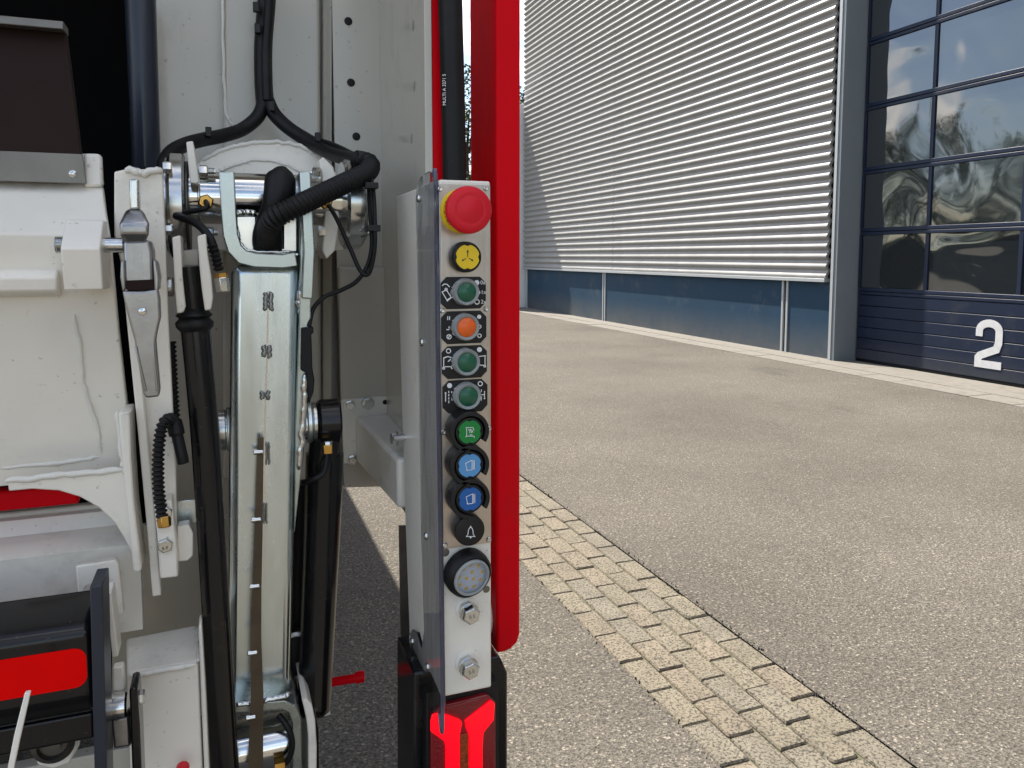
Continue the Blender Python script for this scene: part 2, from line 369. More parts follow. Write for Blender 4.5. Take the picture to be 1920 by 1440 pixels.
        o = bpy.data.objects.new(name, me); C.objects.link(o)
        o.location = ce - (WLOC[parent.name] if parent else Vector((0, 0, 0)))
        WLOC[o.name] = ce
        if parent: o.parent = parent
        if bev:
            md = o.modifiers.new('bevel', 'BEVEL'); md.width = bev; md.segments = seg; md.limit_method = 'ANGLE'; md.angle_limit = R(35)
            md.harden_normals = False
        if label: o['label'] = label
        return o
def thing(name, label, cat, loc, group=None):
    o = bpy.data.objects.new(name, None); C.objects.link(o); o.location = loc; WLOC[o.name] = Vector(loc)
    o['label'] = label; o['category'] = cat
    if group: o['group'] = group
    o.empty_display_size = 0.2
    return o
def plate(name, poly, Y, t, m, parent, bev=0.0008, label=None, seg=2):
    """outline in the plane Y (parallel to the truck's tail), thickness t along Y"""
    return MB().prism([V(x, y, Y) for x, y in poly], (0, t, 0)).build(name, m, parent, bev, seg, label=label)
def plateX(name, poly, X, t, m, parent, bev=0.0008, label=None):
    return MB().prism([VX(x, y, X) for x, y in poly], (t, 0, 0)).build(name, m, parent, bev, label=label)
def px2m(Y, px=700, py=700): return (V(px, py + 1, Y) - V(px, py, Y)).length
def text_mesh(body, size, o, xd, ud, thick=0.0):
    cu = bpy.data.curves.new('txt', 'FONT'); cu.body = body; cu.size = size; cu.extrude = thick; cu.align_x = 'CENTER'; cu.align_y = 'CENTER'
    ob = bpy.data.objects.new('txt', cu); C.objects.link(ob)
    dg = bpy.context.evaluated_depsgraph_get(); me = bpy.data.meshes.new_from_object(ob.evaluated_get(dg))
    bpy.data.objects.remove(ob)
    xd = Vector(xd); ud = Vector(ud); nd = xd.cross(ud); b = MB()
    b.add([Vector(o) + xd * v.co.x + ud * v.co.y + nd * v.co.z for v in me.vertices], [tuple(p.vertices) for p in me.polygons])
    bpy.data.meshes.remove(me); return b

# ------------------------------------------------------------------ ground
def sheet(name, quads, m, kind='structure', cat=None, label=None):
    b = MB()
    for (x0, x1, y0, y1, z) in quads: b.add([(x0, y0, z), (x1, y0, z), (x1, y1, z), (x0, y1, z)], [(0, 1, 2, 3)])
    o = b.build(name, m)
    o['kind'] = kind
    if label: o['label'] = label
    if cat: o['category'] = cat
    return o
SX0, SX1 = 1.30, 1.827          # paver strip
sheet('ground', [(-900, 900, -900, 900, -0.06)], EARTH, label='bare ground stretching away beyond the paved yard', cat='ground')
sheet('asphalt_yard', [(-60, SX0 - .002, -60, 60, 0.0), (SX1 + .003, 7.25, -60, 60, 0.0), (7.25, 60, 20.9, 60, 0.0)], ASPH, label='grey asphalt yard between the truck and the building', cat='asphalt')
bed = sheet('paver_strip', [(SX0 - .02, SX1 + .02, -20, 60, -0.0085)], BED, label='strip of sandy block pavers laid through the asphalt', cat='paving')
PL, PW = 0.203, 0.1054
def paver_mesh(mi, sd):
    rr = random.Random(sd)
    hx, hy = PW / 2 - .0028, PL / 2 - .0032
    b = MB(); c = 0.006 + rr.random() * .004
    base = [(-hx, -hy), (hx, -hy), (hx, hy), (-hx, hy)]
    if sd % 5 == 4:   # worn, rounded corners
        base = []
        for sx, sy, a0 in ((-1, -1, 180), (1, -1, 270), (1, 1, 0), (-1, 1, 90)):
            for k in range(3):
                a = R(a0 + 45 * k); base.append((sx * (hx - .018) + .018 * math.cos(a), sy * (hy - .018) + .018 * math.sin(a)))
    base = [(x + rr.uniform(-.0012, .0012), y + rr.uniform(-.0016, .0016)) for x, y in base]
    n = len(base)
    lo = [(x, y, -.05) for x, y in base]; mid = [(x, y, -.006) for x, y in base]
    top = [(x * (1 - .004 / hx), y * (1 - .004 / hy), 0) for x, y in base]
    fs = [tuple(range(2 * n, 3 * n))]
    for q in (0, n):
        for i in range(n): fs.append((q + i, q + (i + 1) % n, q + n + (i + 1) % n, q + n + i))
    me = bpy.data.meshes.new('paver'); me.from_pydata(lo + mid + top, [], fs); me.materials.append(PAVERS[mi]); me.update(); return me
pm = [paver_mesh(i % 3, i) for i in range(10)]
rest = MB()
bedw = WLOC[bed.name]
for r in range(5):
    for k in range(-24, 95):
        x = SX0 + PW * (r + .5); y = 1.25 + PL * (k + (0.5 if r % 2 else 0)) + random.uniform(-.002, .002)
        z = random.uniform(-.003, .003)
        if -3 <= k <= 40:
            o = bpy.data.objects.new('paver', random.choice(pm)); C.objects.link(o); o.parent = bed
            o.location = Vector((x, y, z)) - bedw
            o.rotation_euler = (random.uniform(-.009, .009), random.uniform(-.012, .012), random.uniform(-.006, .006) + (math.pi if random.random() < .5 else 0))
        else:
            hx, hy = PW / 2 - .003, PL / 2 - .003
            rest.mi = random.randrange(3)
            rest.box(x - hx, x + hx, y - hy, y + hy, -.05, z)
ro = rest.build('paver_field', PAVERS, bed); ro['kind'] = 'stuff'
# crumbly dark lip where the asphalt meets the pavers
lip = MB()
for i in range(900):
    y = 0.6 + 8.0 * (i / 900) + random.uniform(-.005, .005)
    for xx in ((SX1 + .006), ) if i % 3 else (SX1 + .006, SX0 - .006):
        s_ = random.uniform(.003, .017)
        x = xx + random.uniform(-.012, .014)
        lip.add([(x - s_, y - s_, -.012), (x + s_, y - s_ * .6, -.012), (x + s_ * .5, y + s_, -.012), (x, y, s_ * random.uniform(.1, .6))], [(0, 1, 2), (0, 1, 3), (1, 2, 3), (2, 0, 3)])
CRUMB = mat('asphalt_crumbs', (0.035, 0.032, 0.03), 0.95)
lo_ = lip.build('asphalt_crumbs', CRUMB, bed); lo_['kind'] = 'stuff'

# ------------------------------------------------------------------ industrial building with the roller door
WX = 7.93                      # outer skin of the cladding
bld = thing('industrial_building', 'industrial hall with silver corrugated cladding over a navy plinth', 'building', (9.0, 6.0, 0.0))
YE, YC = 20.3, 8.62            # far end, end of cladding by the door
ZC = 1.10; HB = 10.6; RIB = 0.141
MB().box(8.48, 30, -24, YE - .02, 0.0, HB).build('hall_shell', DARKGAP, bld)
MB().box(7.86, 30.2, -24.2, YE + .1, HB, HB + .25).build('roof_edge', GREYL, bld, .01)
yA = VX(1458, 500, WX).y; yB = VX(1147, 505, WX).y
def cladding(y0, y1, n0, n1, off):
    b = MB(); prof = []
    for k in range(n0 * 10, n1 * 10 + 1):
        t = k / 10 * 2 * math.pi
        z = ZC + .05 + RIB * k / 10
        w = math.sin(t) + 0.16 * math.sin(2 * t + .5)
        prof.append((WX + .024 - .024 * w + off, z))
    vs = []
    for x, z in prof: vs += [(x, y0, z), (x, y1, z), (x + .05, y0, z), (x + .05, y1, z)]
    fs = []
    for i in range(len(prof) - 1):
        a = 4 * i; fs += [(a, a + 1, a + 5, a + 4), (a, a + 4, a + 6, a + 2), (a + 1, a + 3, a + 7, a + 5)]
    return b.add(vs, fs).build('cladding_sheet', CLADM, bld, ang=60)
nrib = int((HB - ZC - .1) / RIB)
for i0 in range(0, nrib, 9):
    i1 = min(nrib, i0 + 9)
    for q, (a, c) in enumerate(((YC, yA), (yA + .004, yB), (yB + .004, YE))):
        cladding(a, c, i0, i1, (0.0, .003, 0.0)[q] + random.uniform(-.001, .001))
    cladding(-18, 4.2, i0, i1, 0.0)
for a, c in ((YC, 14.0), (14.004, YE)):
    MB().box(WX - .012, 8.05, a, c, ZC, ZC + .05).build('drip_flashing', GREYL, bld, .003)
MB().box(WX - .012, 8.05, -18, 4.2, ZC, ZC + .05).build('drip_flashing', GREYL, bld, .003)
# plinth: navy panels between double posts
PXP = 8.0
posts = [VX(1470, 640, PXP).y, VX(1133, 560, PXP).y]
edges = [YC - .06, posts[0], posts[1], YE]
for i in range(3):
    MB().box(PXP, PXP + .3, edges[i] + (.05 if i else 0), edges[i + 1] - .05, 0.0, ZC - .002).build('plinth_panel', NAVY, bld, .004)
MB().box(PXP, PXP + .3, -18, 4.2, 0, ZC - .002).build('plinth_panel', NAVY, bld, .004)
for y in posts:
    MB().box(PXP + .012, PXP + .3, y - .046, y + .046, 0, ZC - .003).build('joint_channel', DARKGAP, bld)
    for sgn in (-1, 1):
        MB().box(PXP - .018, PXP + .05, y + sgn * .05 - .022, y + sgn * .05 + .018, 0.0, ZC - .003).build('joint_post', GREYL, bld, .003)
MB().box(PXP - .02, PXP + .2, YE - .16, YE - .04, 0, ZC - .003).build('corner_post', GREYL, bld, .004)
# added wall, hidden behind the red post, to cast the wedge shadow
MB().box(6.95, 8.3, YE + .15, YE + .5, 0, 5.7).build('wedge_shadow_wall', FARW, bld, .01)
# door bay
DX = 8.30
MB().box(WX, DX + .15, 8.40, 8.50, 0, HB - .02).build('door_column', GREYC, bld, .004)
MB().box(WX - .012, WX - .002, 8.455, 8.505, 0, HB - .03).build('column_cover_strip', GREYL, bld, .002)
MB().box(WX + .10, DX + .1, 8.505, YC + .02, 0.0, HB - .02).build('shadow_gap', DARKGAP, bld)
MB().box(WX, DX + .15, 4.25, 4.72, 0, HB - .02).build('door_column', GREYC, bld, .004)
MB().box(DX - .02, 8.42, 4.73, 8.39, 6.15, HB - .05).build('door_lintel', NAVYD, bld, .004)
door = MB().box(DX + .05, DX + .09, 4.74, 8.39, 0.03, 6.14).build('sectional_door', NAVYD, bld, label='navy sectional door with clear window rows and a white number 2')
mul = [8.37, VX(1745, 300, DX).y, VX(1912, 500, DX).y, 4.77]
bars = [.985, 1.80, 2.63, 3.49, 4.36, 5.22, 6.08]
z = 0.035
hs = (bars[0] - .05 - z) / 6
for i in range(6):
    MB().box(DX, DX + .045, 4.76, 8.375, z + hs * i + .003, z + hs * (i + 1) - .003).build('slat', NAVYD, door, .007)
MB().box(DX + .005, DX + .05, 4.76, 8.375, 0.004, z).build('rubber_seal', BLACK, door)
for i, zz in enumerate(bars):
    MB().box(DX - .004, DX + .045, 4.76, 8.375, zz - .047, zz - .004).build('rail', NAVYD, door, .006)
    MB().box(DX - .004, DX + .045, 4.76, 8.375, zz + .002, zz + .05).build('rail', NAVYD, door, .006)
for i in range(len(bars) - 1):
    z0, z1 = bars[i] + .052, bars[i + 1] - .049
    for k, y in enumerate(mul):
        w = .05 if 0 < k < 3 else .03
        MB().box(DX, DX + .045, y - w / 2, y + w / 2, z0, z1).build('mullion', NAVYD, door, .004)
    for k in range(3):
        a, c = mul[k + 1] + .026, mul[k] - .026
        MB().box(DX + .020, DX + .030, a, c, z0, z1).build('pane', PANE, door)
# white figure 2
def two(cx_, cz_, h, w, st):
    pts = []
    for t in [0, .02]: pts.append((-w / 2 + st / 2, h / 2 - .155 - t * 0 - (.03 if t == 0 else 0)))
    q = []
    r = w / 2 - st / 2; top = h / 2 - st / 2
    q.append((-r, top - .16))
    for a in range(180, -1, -15):
        q.append((r * math.cos(R(a)), top - .09 + .09 * math.sin(R(a)) if True else 0))
    q.append((r, .02)); q.append((r * .8, -.055)); q.append((-r * .8, -h / 2 + st + .055)); q.append((-r, -h / 2 + st * .5 + .07)); q.append((-r, -h / 2 + st / 2)); q.append((w / 2, -h / 2 + st / 2))
    return q
cen = VX(1854, 645, DX)
q = two(0, 0, .57, .335, .088)
MB().ribbon([(DX - .006, cen.y - a, cen.z + c) for a, c in q], .088, (.004, 0, 0)).build('number', NUMW, door, label='white painted number 2')
# slabs in front of the wall and door
th = MB().box(7.62, 8.24, -18, YE + .1, -.05, .012).build('threshold_strip', CONC, bld, .004)
fp = sheet('wall_apron', [(7.20, 8.3, -18, YE + .1, -.03)], BED, label='pale concrete slab apron along the foot of the hall', cat='paving')
for k in range(56):
    y = YE - .02 - .5 * k
    if y < -7: break
    MB().box(7.262 + random.uniform(-.003, .003), 7.612, y - .494, y, -.05, .006 + random.uniform(-.003, .003)).build('edging_slab', CONC, fp, .004)

# ------------------------------------------------------------------ far away
far = thing('white_warehouse', 'low white warehouse beyond the trees at the end of the yard', 'building', (16, 66, 0))
MB().box(2, 40, 58, 80, 0, 7.4).build('wall', FARW, far)
MB().box(1.8, 40.2, 57.8, 80.2, 7.4, 7.8).build('roof', GREYL, far)
for x in range(4, 38, 5):
    w_ = MB().box(x, x + 2.8, 57.93, 58.02, 4.2, 5.8).build('window', GLASSD, far)
    MB().box(x - .1, x + 2.9, 57.88, 58.0, 4.05, 4.18).build('sill', GREYL, w_)
    MB().box(x + .2, x + 3.4, 57.9, 58.03, 0, 3.2).build('dock_door', NAVYD, far)
def tree(x, y, h, sd, label):
    rr = random.Random(sd)
    t = thing('broadleaf_tree', label, 'tree', (x, y, 0), 'trees at the end of the yard')
    b = MB(); b.tube([(x, y, -.1), (x + .1, y, h * .3), (x - .1, y + .1, h * .62), (x, y, h * .9)], lambda u: .22 * (1 - u * .85), 10, 6)
    tips = []
    for i in range(16):
        a = rr.uniform(0, 6.28); z0 = h * rr.uniform(.25, .75); ln = h * rr.uniform(.16, .30)
        tip = Vector((x + math.cos(a) * ln, y + math.sin(a) * ln, z0 + ln * rr.uniform(.4, 1.0)))
        b.tube([(x, y, z0), ((x + tip.x) / 2, (y + tip.y) / 2, z0 + ln * .35), tip], lambda u: .07 * (1 - u * .8), 6, 4); tips.append(tip)
    b.build('trunk', BARK, t)
    lv = MB(); cl = []
    for tip in tips:
        for k in range(4): cl.append(tip + Vector((rr.gauss(0, .7), rr.gauss(0, .7), rr.gauss(0, .6))))
    for i in range(10): cl.append(Vector((x + rr.gauss(0, .8), y + rr.gauss(0, .8), h * rr.uniform(.75, 1.0))))
    for c in cl:
        rad = rr.uniform(.35, .8)
        for k in range(80):
            p = c + Vector((rr.gauss(0, 1), rr.gauss(0, 1), rr.gauss(0, .8))) * rad * .5
            u = Vector((rr.uniform(-1, 1), rr.uniform(-1, 1), rr.uniform(-.6, .6))).normalized(); w = u.cross(Vector((rr.uniform(-1, 1), rr.uniform(-1, 1), 1))).normalized()
            s_ = rr.uniform(.07, .14)
            lv.add([p - u * s_, p + w * s_ * .55, p + u * s_, p - w * s_ * .55], [(0, 1, 2, 3)])
    lv.build('crown', LEAF, t)
tree(11.9, 38.0, 9.8, 3, 'leafy tree closest to the end of the corrugated hall')
tree(7.5, 41.0, 8.8, 5, 'leafy tree standing behind the truck body')
tree(-16.0, 30.0, 8.6, 21, 'leafy tree on the far left mirrored low in the door panes')
tree(-21.0, 36.0, 9.4, 22, 'tallest leafy tree of the left-hand row behind the truck')
tree(-27.0, 33.0, 8.0, 23, 'leafy tree at the outer end of the left-hand row behind the truck')
tree(-13.0, 38.0, 8.2, 24, 'leafy tree of the left-hand row standing nearest the warehouse')
tree(17.5, 44.0, 9.0, 9, 'leafy tree hidden behind the corner of the corrugated hall')

hd_ = thing('added_hedge', 'long dark clipped hedge, unseen, added to darken the door pane reflections', 'added_hedge', (-13.5, 26, 0))  # added out of view so the lowest panes mirror something dark
rr = random.Random(77); hv = MB()
for i in range(9000):
    y = rr.uniform(12, 40); top = 2.3 + .15 * math.sin(y * 1.7)
    p = Vector((-13.5 + rr.gauss(0, .42), y, top * (1 - rr.random() ** 2.2)))
    u = Vector((rr.uniform(-1, 1), rr.uniform(-1, 1), rr.uniform(-.8, .8))).normalized(); w = u.cross(Vector((rr.uniform(-1, 1), 1, rr.uniform(-1, 1)))).normalized(); s_ = rr.uniform(.08, .16)
    hv.add([p - u * s_, p + w * s_ * .6, p + u * s_, p - w * s_ * .6], [(0, 1, 2, 3)])
hv.build('added_hedge_foliage', LEAF, hd_)
MB().box(-13.9, -13.1, 12, 40, 0, 2.0).build('added_hedge_core', BARK, hd_)

# ------------------------------------------------------------------ the truck
TR = thing('garbage_truck', 'tail of a white garbage truck with control panel, bin lift arm and red post', 'truck', (-0.8, 4.5, 0.0))
XL = -1.9
def zat(py, Y, px=600): return V(px, py, Y).z
def xat(px, Y, py=600): return V(px, py, Y).x
def part(b, name, m, parent=None, bev=0.0, label=None, seg=2, ang=38): return b.build(name, m, parent or TR, bev, seg, ang, label)
ZB = zat(914, 1.30, 690)                       # lower edge of the body panels
HX = xat(284, 1.36)                            # right edge of the hopper mouth
# cargo body (its right side wall leans in towards the roof), roof, underframe
side = [(.262, ZB), (.282, ZB), (.282, 1.93), (.21, 2.38), (.06, 2.76), (.04, 2.74), (.192, 2.37), (.262, 1.92)]
b = MB().prism([(x, 1.03, z) for x, z in side], (0, 5.8, 0)); part(b, 'side_wall', REDP, bev=.003, label='red side wall of the truck body')
b = MB().prism([(x, 1.04, z) for x, z in ((.258, 1.92), (.188, 2.362), (.034, 2.735), (.024, 2.730), (.178, 2.357), (.250, 1.92))], (0, 5.7, 0)); part(b, 'added_lining', WHITE2)  # unseen white liner, added to keep red out of the shaft's reflection
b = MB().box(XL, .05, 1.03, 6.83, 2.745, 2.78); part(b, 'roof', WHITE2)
b = MB().box(.2825, .288, 1.035, 1.75, 1.45, 2.75); part(b, 'post_shade_plate', REDP, bev=.001)  # unseen plate, added to keep the sun off the red post
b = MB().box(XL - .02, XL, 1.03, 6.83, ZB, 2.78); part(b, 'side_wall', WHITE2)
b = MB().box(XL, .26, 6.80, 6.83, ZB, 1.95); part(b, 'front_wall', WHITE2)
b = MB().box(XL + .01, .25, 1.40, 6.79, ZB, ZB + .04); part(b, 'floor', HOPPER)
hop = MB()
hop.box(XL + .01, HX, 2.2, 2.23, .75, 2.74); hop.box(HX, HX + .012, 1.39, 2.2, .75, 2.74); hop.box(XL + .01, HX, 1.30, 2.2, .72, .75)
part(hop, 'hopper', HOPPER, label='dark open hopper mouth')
for x in (-1.25, -.35):
    b = MB().box(x - .045, x + .045, 1.5, 8.2, .62, .86); part(b, 'chassis_rail', BLACKP, bev=.004)
for y in (3.4, 7.9):
    for x0, x1 in ((-.12, .2), (-1.83, -1.5)):
        w_ = part(MB().lathe([(.30, x0), (.47, x0 + .01), (.50, x0 + .05), (.50, x1 - .05), (.47, x1 - .01), (.30, x1)], (0, y, .5), (1, 0, 0), 40), 'wheel', TYRE)
        MB().lathe([(.05, x1 + .01), (.12, x1 + .005), (.14, x1 - .06), (.27, x1 - .03), (.30, x1 - .005)], (0, y, .5), (1, 0, 0), 32).build('rim', ZINC, w_)
cabp = [(7.1, .7), (8.95, .7), (9.0, 1.5), (8.75, 2.55), (7.1, 2.6)]
cb = part(MB().prism([(XL + .02, y, z) for y, z in cabp], (2.14, 0, 0)), 'cab', WHITE2, bev=.05)
MB().prism([(.262, 7.5, 1.55), (.262, 8.75, 1.55), (.262, 8.6, 2.35), (.262, 7.5, 2.4)], (.01, 0, 0)).build('side_window', GLASSD, cb)
# black rubber pillar at the hopper mouth
b = MB().prism([V(228, -60, 1.24), V(288, -60, 1.24), V(300, 335, 1.24), V(246, 335, 1.24)], (0, .05, 0))
part(b, 'rubber_seal', NAVYE, bev=.018, seg=4)

# back wall of the lift bay, folded out of several sheets
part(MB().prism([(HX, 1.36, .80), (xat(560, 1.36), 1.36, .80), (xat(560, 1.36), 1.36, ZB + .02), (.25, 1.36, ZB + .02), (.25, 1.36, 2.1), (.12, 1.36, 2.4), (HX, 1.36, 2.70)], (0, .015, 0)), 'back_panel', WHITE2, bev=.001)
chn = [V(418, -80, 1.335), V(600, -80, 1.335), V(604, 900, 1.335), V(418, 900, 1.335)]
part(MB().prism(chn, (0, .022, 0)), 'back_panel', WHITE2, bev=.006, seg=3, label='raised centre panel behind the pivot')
def wob(b, pts, r, jit=.35, n=8):
    """an uneven weld bead"""
    P = []; k0 = random.uniform(0, 50)
    for i in range(len(pts) - 1):
        for k in range(14): P.append(Vector(pts[i]).lerp(Vector(pts[i + 1]), k / 14))
    P.append(Vector(pts[-1])); N = len(P) - 1
    def rad(u):
        e = min(1.0, min(u, 1 - u) * N / 2.5)
        return r * .78 * (.35 + .65 * math.sqrt(max(0, e))) * (1 + jit * .8 * noise.noise(Vector((k0 + u * N * .45, 0, 0))) + jit * .10 * math.sin(u * N * 2.1))
    P = [p + Vector((noise.noise(Vector((k0, i * .25, 0))), 0, noise.noise(Vector((k0, i * .25, 9))))) * r * .5 for i, p in enumerate(P)]
    b.tube(P, rad, n, smooth=False); return b
bd = MB(); wob(bd, [V(417, -60, 1.334), V(419, 120, 1.334), V(424, 215, 1.334), V(436, 236, 1.334)], .0032)
part(bd, 'weld_bead', WELD, ang=70)
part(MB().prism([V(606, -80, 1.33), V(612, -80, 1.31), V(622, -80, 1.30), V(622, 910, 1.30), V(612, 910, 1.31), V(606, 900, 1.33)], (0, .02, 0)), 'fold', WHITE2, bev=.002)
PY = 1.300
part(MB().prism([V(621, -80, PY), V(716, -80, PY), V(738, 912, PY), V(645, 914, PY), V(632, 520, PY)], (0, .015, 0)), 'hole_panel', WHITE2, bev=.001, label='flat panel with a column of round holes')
for (x, y) in ((653, 40), (658, 155), (668, 256), (646, -60)):
    r = 7.2 * px2m(PY); o = V(x, y, PY)
    hb = MB().lathe([(r * 1.12, -.0002), (r * 1.12, .0006), (r, .0007), (r * .98, -.010), (0.0001, -.011)], o + Vector((0, -.0002, 0)), (0, -1, 0), 20, cap=False)
    hb2 = MB().lathe([(r, 0), (r * .9, .0003)], o + Vector((0, -.0007, 0)), (0, -1, 0), 20)
    part(hb2, 'dark_hole_disc', BLACK)  # flat black disc painted for the dark inside a hole
# pressed stiffener outline and lower raised box
part(MB().prism([V(634, 500, 1.286), V(722, 500, 1.286), V(738, 760, 1.286), V(640, 760, 1.286)], (0, .013, 0)), 'raised_box', WHITE2, bev=.004, seg=3)
FLX = .252
part(MB().box(FLX, FLX + .010, .998, 1.33, ZB, 1.93), 'side_flange', WHITE2, bev=.001, label='glossy white side flange')
part(MB().box(FLX + .0105, .281, 1.000, 1.0295, ZB, 1.93), 'edge_strip', REDP, bev=.001, label='red painted edge of the body')
for (x, y) in ((775, 48), (777, 162), (772, 260)):  # flat discs painted for the holes mirrored in the glossy flange
    o = VX(x, y, FLX); part(MB().lathe([(.0068, 0), (.0066, .0002)], o, (-1, 0, 0), 20), 'hole_reflection', HOLEREFL)
# black hose standing beside the body edge, printed
hx = [V(843, -80, .985), V(844, 0, .985), V(849, 180, .985), V(852, 335, .985), V(853, 520, .985)]
hs_ = part(MB().tube(hx, 22.5 * px2m(.985), 20, 10), 'hydraulic_hose', BLACK, label='thick black hose with white print')
tb = text_mesh('MULTI A 3271 S', .0058, V(829, 172, .985) + Vector((-.0005, -.0125, 0)), (0, 0, 1), (-.94, .34, 0))
tb.build('print', PRINTW, hs_)

# red post
PYF = .99
xl, xr = xat(930, PYF, 400), xat(976, PYF, 400)
xr0 = xat(884, 1.13, 400)
ztop, zbot = 2.15, zat(1222, PYF, 950)
rp = MB()
pr = [(xl, ztop), (xr, ztop), (xr, zbot + .022), (xr - .004, zbot + .010), (xr - .014, zbot + .002), (xr - .022, zbot), (xl, zbot - .0005)]
rp.prism([(x, PYF, z) for x, z in pr], (0, .115, 0))
part(rp, 'guard_post', REDP, bev=.004, seg=3, label='upright red guard post beside the control box')
part(MB().cyl((xl - .010, 1.04, zat(1168, 1.0, 925)), (xl, 1.04, zat(1168, 1.0, 925)), .036, ch=.002), 'spacer', WHITE)

# ---- mounting bracket of the control box
plate("mounting_plate", [(640, 750), (738, 741), (741, 790), (672, 800), (668, 866), (645, 870)], 1.281, .0045, WHITE, TR, .001)
for x, y, r in ((656, 760, 8.5), (690, 756, 10), (661, 862, 8)):
    o = V(x, y, 1.281); k = px2m(1.281)
    part(MB().lathe([(r * k * 1.25, 0), (r * k * 1.2, .0015)], o, (0, -1, 0), 20).hexhead(o + Vector((0, -.0015, 0)), (0, -1, 0), r * k, .006), 'bolt', ZINC)
part(MB().lathe([(.0042, 0), (.004, .0003)], V(722, 754, 1.281), (0, -1, 0), 16), 'dark_hole_disc', BLACK)  # black disc in place of the bolt hole's shade
XB0 = V(829, 1000, .82).x; XB1 = V(921, 1000, .82).x; YF = .82
tz1, tz0 = zat(782, 1.27, 672), zat(868, 1.27, 672)
tx0, tx1 = xat(668, 1.27, 800), xat(668, 1.27, 800) + .062
arm = MB().prism([(tx0, 1.279, tz1), (tx0, 1.279, tz0), (XB0 - .006, 1.03, tz0 - .006), (XB0 - .006, 1.03, tz1 - .012)], (.064, 0, 0))
part(arm, 'bracket_tube', WHITE, bev=.006, seg=3, label='short square tube carrying the control box')
o = V(747, 823, 1.0); bt = V(757, 823, 1.0)
part(MB().cyl(VX(738, 822, XB0 - .016), VX(738, 822, XB0 - .016) + Vector((.016, 0, 0)), .0042, n=14).hexhead(VX(742, 822, XB0 - .0085), (-1, 0, 0), .0082, .007).lathe([(.010, 0), (.010, .0015)], VX(745, 822, XB0), (-1, 0, 0), 20), 'bolt', ZINC)

# ------------------------------------------------------------------ control box
sidepoly = [(821, 333), (742, 348), (758, 930), (770, 1256), (806, 1318), (833, 1306)]
P_ = [VX(x, y, XB0) for x, y in sidepoly]
zt, zb = zat(338, YF, 870), zat(1298, YF, 878)
P_[0] = Vector((XB0, YF, zt)); P_[-1] = Vector((XB0, YF, zb)); P_[-2] = Vector((XB0, YF + .05, zb + .004)); P_[1].z = zt - .002
BOX = part(MB().prism(P_, (XB1 - XB0, 0, 0)), 'control_box', WHITE, bev=.0025, seg=3, label='narrow white control box full of push buttons')
YP = YF - .002
fp_ = [(XB0 + .0006, zat(346, YF, 870)), (XB1 - .0008, zat(346, YF, 870)), (XB1 - .0008, zat(1022, YF, 878)), (XB0 + .0006, zat(1022, YF, 878))]
MB().prism([(x, YP, z) for x, z in fp_], (0, .0019, 0)).build('face_plate', STAIN, BOX, .0004, label='brushed steel face plate')
kf = px2m(YP, 870, 700)
for (x, y) in ((825, 354), (911, 353), (829, 582), (911, 579), (831, 810), (916, 803), (834, 1022), (916, 1011)):
    o = V(x, y, YP)
    MB().lathe([(5.4 * kf, 0), (5.2 * kf, .0012), (3.6 * kf, .0022), (2.2 * kf, .0021), (2.0 * kf, .0009), (.00005, .0008)], o, (0, -1, 0), 20, cap=False).build('screw', ZINC, BOX)
# rub marks on the paint
for (x, y, r) in ((835, 1036, 8), (912, 1105, 7)):
    MB().lathe([(r * kf, 0), (r * kf * .9, .0001)], V(x, y, YF - .0002), (0, -1, 0), 18).build('rubber_plug', STRIP, BOX)
# big bolts at the foot
for (x, y) in ((883, 1153), (882, 1254)):
    o = V(x - 9, y - 13, YF)
    MB().lathe([(22 * kf, -.0005), (21 * kf, .002), (17 * kf, .0028)], o, (0, -1, 0), 28).build('washer', WHITE, BOX)
    bb = MB().hexhead(o + Vector((0, -.0026, 0)), (0, -1, 0), 17 * kf, .009).cyl(o + Vector((0, -.0115, 0)), o + Vector((0, -.013, 0)), 19 * kf, n=24).hexhead(o + Vector((0, -.013, 0)), (0, -1, 0), 17.5 * kf, .0105)
    bb.build('bolt', ZINC, BOX, .0004)
    tm = text_mesh('8.8', .0062, o + Vector((0, -.0238, 0)), (.97, 0, .2), (-.2, 0, .97), .00015); tm.build('stamp', CAST, BOX)

# clear cover along the left side
cov = [(779, 372), (782, 345), (790, 330), (803, 321), (813, 328), (817, 350), (821, 700), (830, 1325), (824, 1338), (806, 1335), (771, 1255), (767, 1190), (773, 1180), (782, 1186), (790, 1215), (795, 1180), (789, 1000), (786, 800), (783, 560)]
XC = XB0 - .0042
cvp = [VX(x, y, XC) for x, y in cov]
COV = part(MB().prism(cvp, (.0036, 0, 0)), 'plastic_cover', PC, bev=.0006, label='clear plastic strip screwed along the control box')
eb = MB(); eg = [VX(x, y, XC + .0018) for x, y in cov[4:9]]
eb.tube(eg, .0024, 8, 6); eb.build('cut_edge', PCE, COV, ang=70)
for (x, y) in ((785, 372), (791, 642), (799, 1005), (773, 1202), (802, 1250)):
    o = VX(x, y, XC)
    MB().lathe([(.0052, 0), (.005, .0010), (.0034, .0024), (.0015, .0027), (.0013, .0014), (.00005, .0014)], o, (-1, 0, 0), 18, cap=False).build('screw', ZINC, COV)

